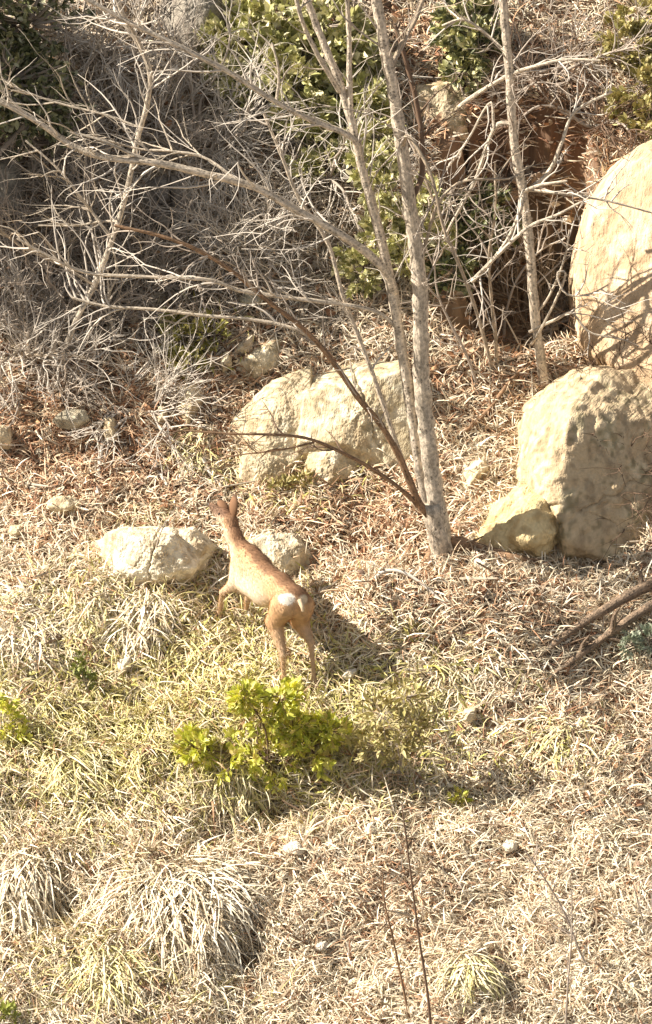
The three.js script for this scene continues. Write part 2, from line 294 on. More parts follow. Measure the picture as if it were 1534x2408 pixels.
rock('rock', 'low grassy rock between the outcrop and the foot of the tree', [[700, 1140], [725, 1060], [820, 1045], [860, 1110], [780, 1155]], { ...CREAM, base: [0.55, 0.46, 0.3], detail: 26, front: 0.35, seed: 64, depth: -0.05, p: 26, rough: 0.05, facets: 12, moss: 0.3 });
rock('rock', 'tilted stone with its shaded face to the right, at the upper left of the outcrop', [[515, 905], [560, 845], [640, 785], [715, 775], [690, 850], [590, 915]], { ...CREAM, detail: 30, front: 0.3, seed: 66, fronts: [[0.8, 0.05], [0.3, -0.3]], p: 26, rough: 0.05, facets: 12, moss: 0.3 });
rock('rock', 'flat pale rock on the far side of the back of the deer', [[560, 1280], [630, 1246], [705, 1258], [748, 1310], [700, 1385], [600, 1370]], { ...CREAM, base: [0.6, 0.54, 0.4], detail: 28, p: 24, facets: 10, front: 0.3, seed: 21, moss: 0.3, depth: -0.02 });
rock('rock', 'grey rock face at the top of the slope left of the yellow green shrub', [[365, 90], [385, -60], [470, -120], [545, -60], [525, 120], [470, 195], [405, 190]], { ...GREY, base: [0.3, 0.27, 0.22], detail: 30, p: 9, front: 0.3, seed: 23 });
rock('rock', 'dark grey rock split by a crack, under the long pale bough', [[322, 430], [395, 395], [458, 430], [462, 515], [412, 562], [345, 525]], { ...GREY, detail: 32, p: 9, front: 0.3, seed: 25, cracks: [[1, 0.1, 0.02, 0.02, 0.1], [0.8, 0.6, -0.05, 0.012, 0.04]], depth: -0.1 });
rock('rock', 'weathered grey rock at the left edge below the dark evergreen', [[-80, 400], [-20, 345], [35, 345], [62, 430], [52, 515], [-40, 560]], { ...GREY, base: [0.33, 0.3, 0.24], detail: 26, p: 9, front: 0.3, seed: 27 });
rock('rock', 'pale tan rock behind the upper tree stems beside the yellow green shrub', [[930, 270], [985, 205], [1095, 180], [1130, 300], [1080, 350], [970, 345]], { ...TAN, base: [0.5, 0.42, 0.28], detail: 26, p: 24, facets: 14, front: 0.3, seed: 29, moss: 0.8, depth: 0.12 });
rock('rock', 'lowest ledge of broken yellowish rock reaching toward the tree base from the right', [[1095, 1300], [1140, 1235], [1235, 1200], [1260, 1300], [1180, 1330]], { base: [0.58, 0.46, 0.25], dark: [0.38, 0.27, 0.13], detail: 28, p: 24, rough: 0.05, facets: 14, front: 0.5, seed: 68, depth: -0.06 });
rock('rock', 'small jagged pale rock between the tree base and the yellow tan rock', [[1058, 1172], [1090, 1090], [1145, 1068], [1165, 1100], [1115, 1172]], { ...CREAM, detail: 24, p: 8, front: 0.5, seed: 31, lay: 0.06, dir: -0.8 });
rock('rock', 'brown overhanging ledge of rock above the dark hollow beside the smooth boulder', [[1040, 452], [1090, 410], [1250, 395], [1420, 390], [1450, 440], [1380, 470], [1200, 470], [1060, 480]], { base: [0.34, 0.26, 0.19], dark: [0.2, 0.15, 0.11], detail: 44, facets: 30, p: 9, front: 1.8, back: 6, rough: 0.45, seed: 33, at: [1230, 430], fronts: [[0, 0.1], [-0.15, 0, 1.05]] });
rock('rock', 'flat little slab casting a dark gap behind the two tree stems', [[868, 850], [885, 822], [950, 815], [965, 840], [940, 860]], { ...CREAM, base: [0.45, 0.38, 0.28], detail: 18, p: 8, front: 1.5, back: 3, seed: 35, depth: -0.05 });
const STONES = [
  ['upright pale stone with a dark hole, beside the yellow shrub', [[412, 975], [418, 925], [448, 915], [466, 950], [445, 1000], [425, 1008]], 41, 0],
  ['narrow white stone just left of the upright stone with a hole', [[367, 990], [370, 965], [385, 962], [388, 990], [378, 998]], 42, 0],
  ['pointed pale stone standing among brown leaves left of the narrow white stone', [[240, 1030], [246, 988], [262, 992], [272, 1030], [258, 1045]], 43, 0],
  ['grey green rounded stone under the pale leaning stem', [[118, 985], [140, 967], [180, 968], [194, 985], [170, 1005], [135, 1002]], 44, 1],
  ['white stone cut by the left edge of the picture', [[-20, 1030], [-15, 1005], [12, 1010], [22, 1040], [10, 1052], [-18, 1050]], 45, 0],
  ['pale round stone in the red brown litter at the left', [[108, 1195], [118, 1176], [148, 1170], [172, 1186], [168, 1200], [130, 1208]], 46, 0],
  ['small pale stone near the left edge below the round stone', [[15, 1258], [22, 1242], [42, 1240], [48, 1255], [35, 1266]], 47, 0],
  ['bright white stone lying in dry grass left of the hind legs of the deer', [[272, 1568], [280, 1552], [298, 1548], [302, 1566], [290, 1582], [276, 1580]], 48, 2],
  ['angular white stone in the straw below the yellow green bush', [[662, 2006], [668, 1992], [690, 1985], [708, 1998], [700, 2012], [680, 2014]], 49, 2],
  ['slim white stone tilted in the straw below the dull olive plant', [[858, 1965], [864, 1942], [876, 1940], [872, 1965], [866, 1975]], 50, 2],
  ['pale stone at the foot of the hind legs in the shadow of the deer', [[802, 1590], [812, 1578], [830, 1577], [832, 1588], [815, 1598]], 51, 2],
  ['small cream stone by the dark stick at the right', [[1083, 1690], [1092, 1672], [1112, 1668], [1112, 1690], [1098, 1702]], 52, 0],
  ['curved white stone at the end of the tree root', [[1108, 1325], [1118, 1315], [1140, 1325], [1148, 1342], [1135, 1346], [1120, 1335]], 53, 2],
  ['white pebble on the straw at the far right of the lower slope', [[1180, 1990], [1190, 1980], [1206, 1984], [1208, 1996], [1192, 2002]], 54, 2],
  ['small pale stone beside the left flank of the tree base', [[928, 1010], [934, 986], [950, 982], [958, 1000], [946, 1020]], 55, 0],
  ['cream stone on the ledge left of the wedge of rock', [[510, 870], [520, 840], [538, 835], [536, 866], [522, 880]], 56, 0],
  ['grey stone in the brush below the cracked rock', [[560, 700], [580, 690], [606, 700], [600, 716], [572, 716]], 57, 1],
  ['pale chip of stone in the straw near the bottom middle', [[738, 2232], [745, 2222], [760, 2218], [764, 2228], [748, 2238]], 58, 2],
  ['little white stone under the dark overhang at the right', [[1318, 520], [1324, 510], [1336, 510], [1338, 522], [1326, 526]], 59, 2],
];
for (const [label, o, seed, kind] of STONES) rock('stone', label, o.map(([x, y]) => [o[0][0] + 1.3 * (x - o[0][0]), o[0][1] + 1.3 * (y - o[0][1])]), { ...(kind === 1 ? { base: [0.42, 0.38, 0.28], dark: [0.25, 0.21, 0.14] } : kind === 2 ? { base: [0.7, 0.63, 0.5], dark: [0.4, 0.32, 0.22], pale: [0.82, 0.77, 0.66] } : CREAM), detail: 12, p: 16, front: 0.7, back: 0.8, rough: 0.05, facets: 8, seed, bevel: 0.4, depth: -0.11 });

// ---------------------------------------------------------------- ground cover (nobody could count it)
function bladeGeo(arc, n = 5, w = 1, side = 0) {         // unit long strip bending over, unit wide
  const pos = [], idx = [];
  for (let i = 0; i <= n; i++) { const u = i / n, y = arc * Math.sin(u * Math.PI * 0.9), z = u, x = side * Math.sin(u * 4.2), ww = w * 0.5 * (i === n ? 0.12 : 1 - 0.55 * u * u); pos.push(x - ww, y, z, x + ww, y, z); }
  for (let i = 0; i < n; i++) { const a = 2 * i; idx.push(a, a + 1, a + 2, a + 1, a + 3, a + 2); }
  const g = new THREE.BufferGeometry(); g.setAttribute('position', new THREE.Float32BufferAttribute(pos, 3)); g.setIndex(idx); g.computeVertexNormals(); return g;
}
function leafGeo(fold = 0.25) {                         // unit long leaf, curled
  const rows = [[0, 0.03], [0.25, 0.3], [0.55, 0.36], [0.8, 0.2], [1, 0.01]], pos = [], idx = [];
  rows.forEach(([z, w], i) => { const y = 0.22 * Math.sin(z * 3) ; pos.push(-w, y + fold * w, z, 0, y, z, w, y + fold * w, z); if (i) { const a = 3 * (i - 1); idx.push(a, a + 1, a + 3, a + 1, a + 4, a + 3, a + 1, a + 2, a + 4, a + 2, a + 5, a + 4); } });
  const g = new THREE.BufferGeometry(); g.setAttribute('position', new THREE.Float32BufferAttribute(pos, 3)); g.setIndex(idx); g.computeVertexNormals(); return g;
}
function scatter(name, label, category, geo, mat, count, seed, place) {
  const rand = rng(seed), mats = [], cols = [], m = new THREE.Matrix4(), X = V(), Y = V(), Z = V();
  let tries = 0; count = Math.round(count * 1.28);
  while (mats.length < count && tries++ < count * 6) {
    const z = lerp(-4.0, 4.4, rand()), x = lerp(-3.1, 3.1, rand()), p = ground(x, z), [px, py] = toPx(p);
    if (py < -120 || py > 2520 || px < -330 || px > 1860) continue;
    if (z < HOLLOW.z - 0.05 && z > HOLLOW.z - HOLLOW.l && x > HOLLOW.x0 && x < HOLLOW.x1 && rand() < 0.85) continue;
    const k = place(px, py, fields(px, py), rand, p); if (!k) continue;
    const n = normalAt(x, z); Z.set(Math.sin(k.yaw), 0, Math.cos(k.yaw)); Z.addScaledVector(n, -Z.dot(n)).normalize();
    Z.applyAxisAngle(X.crossVectors(n, Z).normalize(), -k.pitch); Y.crossVectors(Z, X).normalize(); if (k.roll) { Y.applyAxisAngle(Z, k.roll); X.crossVectors(Y, Z); }
    m.makeBasis(X.clone().multiplyScalar(k.w), Y.clone().multiplyScalar(k.h ?? k.l), Z.clone().multiplyScalar(k.l)); m.setPosition(p.x, p.y + (k.lift ?? 0), p.z);
    mats.push(m.clone()); cols.push(k.c);
  }
  const im = new THREE.InstancedMesh(geo, mat, mats.length), c = new THREE.Color();
  mats.forEach((a, i) => { im.setMatrixAt(i, a); im.setColorAt(i, c.setRGB(...cols[i])); });
  im.name = numbered(name); im.castShadow = im.receiveShadow = true; scene.add(im);
  return tag(im, label, category, null, 'stuff');
}
const STRAW = [[0.78, 0.69, 0.51], [0.7, 0.6, 0.42], [0.84, 0.77, 0.62], [0.58, 0.47, 0.32], [0.42, 0.31, 0.2], [0.77, 0.67, 0.49]];
const RUST = [[0.54, 0.33, 0.19], [0.4, 0.215, 0.115], [0.63, 0.43, 0.27], [0.26, 0.13, 0.07], [0.67, 0.51, 0.34]];
const OLIVE = [[0.69, 0.61, 0.29], [0.56, 0.5, 0.2], [0.76, 0.68, 0.4], [0.42, 0.37, 0.14]];
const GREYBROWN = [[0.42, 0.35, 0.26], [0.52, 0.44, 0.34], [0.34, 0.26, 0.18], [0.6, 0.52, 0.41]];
const pick = (a, rand) => a[Math.floor(rand() * a.length)];
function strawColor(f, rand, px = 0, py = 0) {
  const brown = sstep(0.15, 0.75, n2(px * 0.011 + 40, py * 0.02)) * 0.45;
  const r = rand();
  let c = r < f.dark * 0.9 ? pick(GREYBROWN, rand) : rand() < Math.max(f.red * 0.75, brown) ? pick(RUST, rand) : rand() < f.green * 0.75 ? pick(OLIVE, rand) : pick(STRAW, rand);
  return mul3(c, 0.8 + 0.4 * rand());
}
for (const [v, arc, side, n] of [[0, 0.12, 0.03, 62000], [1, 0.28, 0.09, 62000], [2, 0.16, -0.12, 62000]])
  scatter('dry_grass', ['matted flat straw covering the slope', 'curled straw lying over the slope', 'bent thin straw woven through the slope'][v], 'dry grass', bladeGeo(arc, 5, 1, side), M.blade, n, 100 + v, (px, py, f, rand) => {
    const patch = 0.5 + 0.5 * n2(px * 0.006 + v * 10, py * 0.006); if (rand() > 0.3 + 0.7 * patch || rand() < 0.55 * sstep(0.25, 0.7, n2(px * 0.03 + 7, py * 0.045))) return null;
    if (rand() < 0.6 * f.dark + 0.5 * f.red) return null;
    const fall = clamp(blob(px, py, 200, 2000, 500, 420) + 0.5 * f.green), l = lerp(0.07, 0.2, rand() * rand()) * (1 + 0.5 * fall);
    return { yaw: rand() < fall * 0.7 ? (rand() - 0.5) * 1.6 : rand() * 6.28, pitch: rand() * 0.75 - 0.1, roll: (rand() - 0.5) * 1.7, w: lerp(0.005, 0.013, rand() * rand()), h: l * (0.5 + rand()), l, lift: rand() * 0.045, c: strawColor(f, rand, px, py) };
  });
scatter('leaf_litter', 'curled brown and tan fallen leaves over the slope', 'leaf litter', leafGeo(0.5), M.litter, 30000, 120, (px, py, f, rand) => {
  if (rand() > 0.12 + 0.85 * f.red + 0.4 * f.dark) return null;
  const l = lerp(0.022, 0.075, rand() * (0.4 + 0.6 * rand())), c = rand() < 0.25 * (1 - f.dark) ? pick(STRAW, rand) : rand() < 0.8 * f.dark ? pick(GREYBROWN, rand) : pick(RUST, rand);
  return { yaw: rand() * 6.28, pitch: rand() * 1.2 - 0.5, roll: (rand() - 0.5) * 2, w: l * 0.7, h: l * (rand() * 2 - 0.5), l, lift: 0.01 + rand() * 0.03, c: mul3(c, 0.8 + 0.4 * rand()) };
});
scatter('brown_leaves', 'scattered larger dead brown leaves lying on the straw', 'leaf litter', leafGeo(0.7), M.litter, 1500, 160, (px, py, f, rand) => {
  if (rand() > 0.3 + 0.6 * n2(px * 0.012, py * 0.015)) return null; const l = lerp(0.035, 0.1, rand() * rand());
  return { yaw: rand() * 6.28, pitch: rand() - 0.4, roll: (rand() - 0.5) * 2, w: l * 0.8, h: l * (rand() * 2 - 0.5), l, lift: 0.03 + rand() * 0.03, c: mul3(pick([[0.34, 0.17, 0.08], [0.25, 0.13, 0.07], [0.45, 0.27, 0.14], [0.2, 0.13, 0.09]], rand), 0.8 + 0.4 * rand()) };
});
scatter('green_grass', 'short yellow green blades growing through the straw', 'grass', bladeGeo(0.25), M.blade, 7500, 130, (px, py, f, rand) => {
  if (rand() > f.green * 0.9 - 0.06) return null;
  const l = lerp(0.06, 0.16, rand());
  return { yaw: rand() * 6.28, pitch: 0.3 + rand() * 0.9, roll: (rand() - 0.5), w: lerp(0.008, 0.018, rand()), l, c: mul3(pick([[0.52, 0.48, 0.13], [0.44, 0.41, 0.1], [0.6, 0.54, 0.22], [0.33, 0.32, 0.08]], rand), 0.8 + 0.4 * rand()) };
});
{ // crumbs of soil and broken stone between the straws
  let g = new THREE.IcosahedronGeometry(0.5, 1); const p = g.attributes.position; for (let i = 0; i < p.count; i++) { const k = 1 + 0.35 * n3(p.getX(i) * 3, p.getY(i) * 3, p.getZ(i) * 3); p.setXYZ(i, p.getX(i) * k, p.getY(i) * k * 0.7, p.getZ(i) * k); } g.computeVertexNormals();
  scatter('gravel', 'crumbs of soil and little broken stones among the straw', 'gravel', g, M.litter, 5000, 150, (px, py, f, rand) => {
    if (rand() > 0.35 + 0.5 * n2(px * 0.008, py * 0.008 + 50)) return null; const l = 0.008 + 0.03 * Math.pow(rand(), 4);
    return { yaw: rand() * 6.28, pitch: rand(), w: l * (0.7 + 0.6 * rand()), h: l, l, lift: 0.015 + rand() * 0.02, c: mul3(pick([[0.5, 0.42, 0.3], [0.62, 0.55, 0.43], [0.3, 0.21, 0.14], [0.4, 0.3, 0.2]], rand), 0.8 + 0.4 * rand()) };
  });
}
{ // loose twigs on the ground
  const g = tube([V(0, 0, 0), V(0.06, 0.05, 0.35), V(-0.04, 0.03, 0.7), V(0.02, 0, 1)], 0.5, 0.25, { seg: 5, sides: 4, knob: 0 });
  g.scale(1, 1, 1);
  scatter('loose_twigs', 'thin broken twigs strewn over the litter', 'twigs', (() => { const p = g.attributes.position; for (let i = 0; i < p.count; i++) { const z = p.getZ(i); p.setXYZ(i, p.getX(i), p.getY(i), z); } return g; })(), M.litter, 5000, 140, (px, py, f, rand) => {
    if (rand() > 0.3 + 0.7 * Math.max(f.dark, f.red)) return null;
    const l = lerp(0.1, 0.35, rand() * rand()), w = lerp(0.006, 0.014, rand());
    return { yaw: rand() * 6.28, pitch: rand() * 0.35, w, h: w * 2, l, lift: 0.015 + rand() * 0.03, c: mul3(pick([[0.42, 0.35, 0.26], [0.25, 0.17, 0.11], [0.52, 0.46, 0.36]], rand), 0.8 + 0.4 * rand()) };
  });
}

// ---------------------------------------------------------------- bare trees
// upright(base): points given by where they are seen; those above the base stand over it, dq pushes them away from or towards us
function upright(bpx, bpy) {
  const b = at(bpx, bpy), q0 = toPx(b)[2];
  return { base: b, pt: ([px, py, dq = 0]) => P3(px, py, q0 - Math.tan(TILT) * (bpy - py) * PX + dq) };
}
function limb(t, fr, name, list, r0, r1, mat, opt = {}) {
  const pts = moved(list.map(fr.pt), t.position);
  const m = mesh(name, tube(pts, r0 * (name === 'branch' ? 1.12 : 1.15), r1 * (name === 'branch' ? 1.35 : 1.25), { sides: r0 > 0.02 ? 12 : 8, knob: 0.2, seed: r0 * 999, ...opt }), mat, t);
  if (opt.twigs) { const w = mesh('twigs', sprouts(pts, opt.twigs, opt.len ?? 0.3, opt.tr ?? 0.0062, rng(Math.round(list[0][0] * 7 + list[list.length - 1][0])), opt), opt.tmat ?? mat, m); w.userData.kind = 'stuff'; }
  return m;
}
{
  const fr = upright(1040, 1318), t = thing('bare_tree', 'large bare tree with pale twin stems and long boughs reaching left, right of the deer', 'tree', fr.base);
  limb(t, fr, 'trunk', [[1043, 1335], [1038, 1290], [1028, 1240], [1016, 1180]], 0.062, 0.056, M.paleBark, { flare: 0.03 });
  limb(t, fr, 'trunk', [[1036, 1250], [1018, 1130], [1005, 1020], [993, 900], [990, 760], [985, 640], [966, 500], [945, 350], [928, 230], [905, 110], [880, -30]], 0.05, 0.024, M.paleBark, { twigs: 14, len: 0.45, from: 0.45, tmat: M.twig });
  limb(t, fr, 'trunk', [[1016, 1215, 0.02], [992, 1120, 0.03], [972, 990, 0.05], [955, 880, 0.06], [935, 760, 0.08], [922, 680, 0.1], [900, 580, 0.1], [872, 470, 0.1], [850, 390, 0.1], [826, 280, 0.12], [790, 170, 0.15], [745, 60, 0.2], [710, -40, 0.2]], 0.034, 0.016, M.paleBark, { twigs: 14, len: 0.5, from: 0.4, tmat: M.paleTwig });
  limb(t, fr, 'branch', [[826, 285, 0.12], [822, 180, 0.1], [822, 90, 0.1], [815, -20, 0.1]], 0.017, 0.01, M.paleBark, { twigs: 5 });
  limb(t, fr, 'branch', [[800, 215, 0.13], [760, 150, 0.05], [715, 60, 0], [690, -30, 0]], 0.015, 0.009, M.paleBark, { twigs: 6 });
  limb(t, fr, 'branch', [[928, 690, 0.1], [912, 645, 0.05], [870, 600, 0], [800, 550, -0.05], [690, 490, -0.1], [600, 440, -0.15], [490, 410, -0.2], [370, 383, -0.25], [240, 368, -0.3], [165, 340, -0.3], [110, 300, -0.3], [0, 238, -0.3], [-60, 220, -0.3]], 0.024, 0.012, M.paleBark, { twigs: 26, len: 0.5, tmat: M.paleTwig, tr: 0.007 });
  limb(t, fr, 'branch', [[370, 383, -0.25], [310, 362, -0.27], [240, 330, -0.3], [165, 310, -0.3]], 0.01, 0.005, M.paleBark, { twigs: 6, len: 0.3 });
  limb(t, fr, 'branch', [[560, 425, -0.18], [480, 370, -0.1], [400, 355, -0.1], [330, 350, -0.1], [220, 320, -0.1]], 0.009, 0.004, M.paleBark, { twigs: 10, len: 0.35 });
  limb(t, fr, 'branch', [[850, 385, 0.1], [830, 325, 0.05], [740, 285, 0], [650, 240, -0.1], [540, 170, -0.15], [425, 110, -0.2], [300, 50, -0.2], [190, -10, -0.2]], 0.017, 0.01, M.paleBark, { twigs: 22, len: 0.45, tmat: M.paleTwig });
  limb(t, fr, 'branch', [[300, 50, -0.2], [325, 95, -0.15], [352, 160, -0.15]], 0.009, 0.006, M.paleBark);
  limb(t, fr, 'branch', [[650, 240, -0.1], [655, 200, -0.1], [655, 160, -0.12], [640, 100, -0.1]], 0.009, 0.005, M.paleBark, { twigs: 4 });
  limb(t, fr, 'branch', [[1010, 1215, -0.02], [985, 1180, -0.06], [940, 1075, -0.12], [890, 990, -0.16], [850, 945, -0.2], [790, 860, -0.2], [722, 780, -0.22], [620, 700, -0.25], [550, 640, -0.25], [460, 585, -0.25], [380, 555, -0.25], [270, 530, -0.25]], 0.02, 0.007, M.brownBark, { twigs: 22, len: 0.4, tmat: M.twig });
  limb(t, fr, 'branch', [[985, 1190, -0.04], [955, 1160, -0.1], [880, 1105, -0.16], [800, 1062, -0.2], [720, 1030, -0.2], [640, 1022, -0.22], [550, 1020, -0.22], [430, 1012, -0.22]], 0.013, 0.004, M.brownBark, { twigs: 8, len: 0.28, tmat: M.darkTwig });
  limb(t, fr, 'branch', [[740, 1040, -0.2], [660, 1058, -0.2], [560, 1070, -0.2], [480, 1090, -0.2]], 0.006, 0.003, M.brownBark, { twigs: 3, len: 0.2 });
  limb(t, fr, 'branch', [[975, 1160, 0.02], [935, 1050, 0.05], [905, 960, 0.05], [870, 860, 0.05], [835, 770, 0.05], [805, 690, 0.05], [775, 580, 0.08], [740, 520, 0.1], [700, 460, 0.1], [660, 360, 0.1], [620, 265, 0.1]], 0.014, 0.007, M.paleBark, { twigs: 14, len: 0.4, tmat: M.paleTwig });
  limb(t, fr, 'branch', [[935, 770, 0.08], [890, 735, 0.05], [800, 715, -0.02], [680, 700, -0.08], [560, 682, -0.12], [500, 660, -0.15], [330, 650, -0.2], [200, 640, -0.2], [110, 600, -0.2], [40, 560, -0.2]], 0.013, 0.006, M.paleBark, { twigs: 20, len: 0.4, tmat: M.paleTwig });
  limb(t, fr, 'branch', [[790, 862, -0.2], [740, 800, -0.2], [690, 772, -0.2], [600, 752, -0.2], [480, 742, -0.22], [370, 728, -0.22], [240, 718, -0.22], [170, 700, -0.22]], 0.012, 0.006, M.paleBark, { twigs: 14, len: 0.35, tmat: M.paleTwig });
  limb(t, fr, 'branch', [[945, 350, 0], [960, 320, -0.1], [1010, 400, -0.2], [1045, 540, -0.25], [1090, 650, -0.25], [1130, 760, -0.2]].reverse(), 0.004, 0.011, M.greyBark, { twigs: 10, len: 0.3, tmat: M.twig });
  limb(t, fr, 'branch', [[920, 165, 0], [940, 110, 0.1], [975, 50, 0.15], [1005, -30, 0.2]], 0.014, 0.008, M.greyBark, { twigs: 7, len: 0.35 });
  limb(t, fr, 'branch', [[960, 480, 0], [990, 420, 0.1], [990, 300, 0.2], [965, 180, 0.25], [930, 60, 0.3]], 0.016, 0.009, M.darkTwig, { twigs: 8, len: 0.35 });
  limb(t, fr, 'branch', [[985, 640, 0], [1005, 560, 0.1], [1030, 480, 0.15], [1080, 430, 0.2], [1200, 420, 0.2]], 0.011, 0.005, M.greyBark, { twigs: 8, len: 0.3 });
  const root = (list, r0, r1) => mesh('root', tube(moved(list.map(([px, py, up]) => at(px, py).add(V(0, up + 0.05, 0))), t.position), r0 * 1.5, r1 * 1.8, { sides: 10, knob: 0.2 }), M.brownBark, t);
  root([[1045, 1310, 0.04], [1080, 1308, 0.03], [1130, 1318, 0.02], [1200, 1332, 0.005], [1285, 1340, -0.01]], 0.04, 0.012);
  root([[1035, 1312, 0.03], [1015, 1330, 0.01], [1000, 1350, -0.02]], 0.035, 0.02);
}
{
  const fr = upright(1283, 915), t = thing('bare_tree', 'slender bare tree with upcurving boughs standing before the dark hollow at the right', 'tree', fr.base);
  limb(t, fr, 'trunk', [[1284, 925], [1272, 840], [1258, 730], [1248, 610], [1240, 520], [1230, 450], [1213, 360], [1203, 260], [1198, 160], [1190, 80], [1180, -40]], 0.027, 0.02, M.paleBark, { twigs: 14, len: 0.4, from: 0.2, flare: 0.02, tmat: M.twig });
  const b = (l, r0 = 0.012, r1 = 0.006, tw = 7, mat = M.paleBark) => limb(t, fr, 'branch', l, r0, r1, mat, { twigs: tw, len: 0.3, tmat: M.paleTwig });
  b([[1230, 450, 0], [1270, 435, -0.1], [1335, 425, -0.15]], 0.011, 0.006, 3);
  b([[1232, 455, 0], [1290, 405, 0.05], [1320, 340, 0.05], [1350, 265, 0.1], [1440, 215, 0.1]], 0.013, 0.006, 8);
  b([[1240, 445, 0], [1320, 455, -0.1], [1420, 470, -0.15], [1534, 500, -0.15]], 0.011, 0.004, 6);
  b([[1232, 450, 0], [1222, 500, -0.1], [1190, 570, -0.15], [1115, 660, -0.2]], 0.013, 0.007, 5);
  b([[1110, 662, -0.2], [1180, 590, -0.25], [1250, 530, -0.25], [1310, 505, -0.25], [1385, 465, -0.25]], 0.012, 0.005, 6);
  b([[1203, 290, 0], [1175, 290, 0], [1150, 330, 0.05], [1120, 420, 0.05], [1062, 525, 0.05], [1045, 560, 0.05]], 0.013, 0.007, 8);
  b([[1162, 300, 0], [1155, 240, 0.05], [1100, 330, 0.1], [1050, 400, 0.1]], 0.008, 0.004, 5);
  b([[1080, 250, 0.2], [1130, 215, 0.1], [1200, 175, 0], [1260, 155, -0.1], [1330, 140, -0.15], [1412, 142, -0.2]], 0.012, 0.006, 8);
  b([[1195, 130, 0], [1150, 85, 0.1], [1090, 45, 0.1], [1040, 60, 0.1]], 0.011, 0.005, 6);
  b([[1258, 740, 0], [1290, 700, -0.05], [1330, 600, -0.1], [1340, 540, -0.1]], 0.008, 0.004, 6);
  b([[1250, 810, 0], [1280, 760, -0.1], [1330, 640, -0.15], [1312, 640, -0.15], [1330, 690, -0.2], [1385, 692, -0.25], [1430, 670, -0.25]], 0.008, 0.004, 4);
  b([[1245, 780, 0], [1310, 750, -0.1], [1345, 735, -0.15], [1385, 780, -0.2], [1470, 800, -0.2], [1534, 830, -0.2]], 0.009, 0.003, 5);
}
{
  const fr = upright(148, 905), t = thing('bare_tree', 'thin pale leaning bare tree at the left below the dark evergreen', 'tree', fr.base);
  limb(t, fr, 'trunk', [[150, 920], [138, 850], [126, 790], [150, 812], [180, 750], [222, 670], [250, 600], [282, 510], [305, 420], [325, 320], [345, 250], [352, 170], [330, 110], [300, 60], [270, -20]], 0.016, 0.012, M.paleBark, { twigs: 26, len: 0.45, from: 0.2, tmat: M.paleTwig, tr: 0.0075 });
  limb(t, fr, 'branch', [[280, 520, 0], [240, 520, 0.05], [180, 530, 0.1], [90, 530, 0.1]], 0.008, 0.004, M.paleBark, { twigs: 8, len: 0.3 });
  limb(t, fr, 'branch', [[262, 560, 0], [210, 490, 0.05], [140, 400, 0.05], [60, 330, 0.1]], 0.009, 0.005, M.paleBark, { twigs: 10, len: 0.35 });
  limb(t, fr, 'branch', [[222, 670, 0], [120, 610, 0.05], [50, 580, 0.05], [-40, 500, 0.1]], 0.009, 0.005, M.greyBark, { twigs: 10, len: 0.35 });
  limb(t, fr, 'branch', [[330, 300, 0], [250, 270, 0.05], [130, 240, 0.1], [20, 200, 0.1]], 0.008, 0.004, M.paleBark, { twigs: 10, len: 0.35 });
}
const SAPLINGS = [
  ['sapling', 'straight grey sapling before the dark hollow, left of the slender tree', [1160, 885], [[1162, 890], [1138, 790], [1100, 670], [1060, 570], [1020, 470], [975, 350]], 0.012, M.greyBark, 10],
  ['sapling', 'brown forked sapling close to the slender tree on its left', [1170, 880], [[1170, 890], [1165, 790], [1155, 690], [1150, 600], [1165, 500], [1165, 380]], 0.01, M.greyBark, 12],
  ['sapling', 'thin brown sapling right of the large tree trunks', [1130, 925], [[1130, 930], [1100, 840], [1060, 760], [1030, 690], [1020, 600]], 0.009, M.twig, 10],
  ['sapling', 'short pale stem leaning in the brush left of the yellow shrub', [276, 832], [[276, 836], [262, 760], [255, 700], [275, 640], [260, 560]], 0.011, M.paleBark, 10],
  ['sapling', 'bent sapling arching left of the slender tree base', [1190, 800], [[1185, 805], [1190, 740], [1215, 660], [1270, 590], [1330, 560]], 0.009, M.paleTwig, 8],
];
for (const [name, label, b, list, r, mat, tw] of SAPLINGS) { const fr = upright(...b), t = thing(name, label, 'sapling', fr.base); limb(t, fr, 'stem', list, r, r * 0.45, mat, { twigs: tw, len: 0.4, from: 0.15, tmat: mat === M.paleBark ? M.paleTwig : M.twig }); }

function bareShrub(label, px, py, stems, height, seed, mat, spread = 0.7, tmat = mat) {
  const b = at(px, py), t = thing('bare_shrub', label, 'shrub', b), rand = rng(seed);
  for (let i = 0; i < Math.round(stems * 1.4); i++) {
    const a = rand() * 6.28, d = V(Math.cos(a) * spread, 1, Math.sin(a) * spread), pts = wander(V((rand() - 0.5) * 0.12, -0.02, (rand() - 0.5) * 0.12), d, height * (0.6 + 0.6 * rand()), rand, { bend: 0.75, droop: 0.1, n: 7 });
    const m = mesh('stem', tube(pts, 0.0115, 0.006, { seg: 12, sides: 6 }), mat, t);
    const w = mesh('twigs', sprouts(pts, 13, 0.34, 0.0056, rand, { again: 4, bend: 0.8 }), tmat, m); w.userData.kind = 'stuff';
  }
}
bareShrub('tangled grey brown shrub in the middle of the brush below the grey rock face', 300, 330, 9, 0.8, 201, M.greyBark, 0.9, M.twig);
bareShrub('bushy bare shrub between the grey rock face and the yellow green shrub', 470, 360, 8, 0.8, 202, M.twig, 0.9, M.paleTwig);
bareShrub('bare shrub under the long pale bough left of the cracked rock', 200, 480, 8, 0.7, 203, M.greyBark, 1, M.twig);
bareShrub('bare shrub at the left edge over the weathered grey rock', 60, 640, 9, 0.8, 204, M.greyBark, 0.9, M.twig);
bareShrub('low bare shrub below the cracked grey rock', 400, 660, 8, 0.55, 205, M.twig, 1.1, M.twig);
bareShrub('low brown shrub behind the thin leaning tree', 190, 760, 8, 0.5, 206, M.twig, 1.1, M.twig);
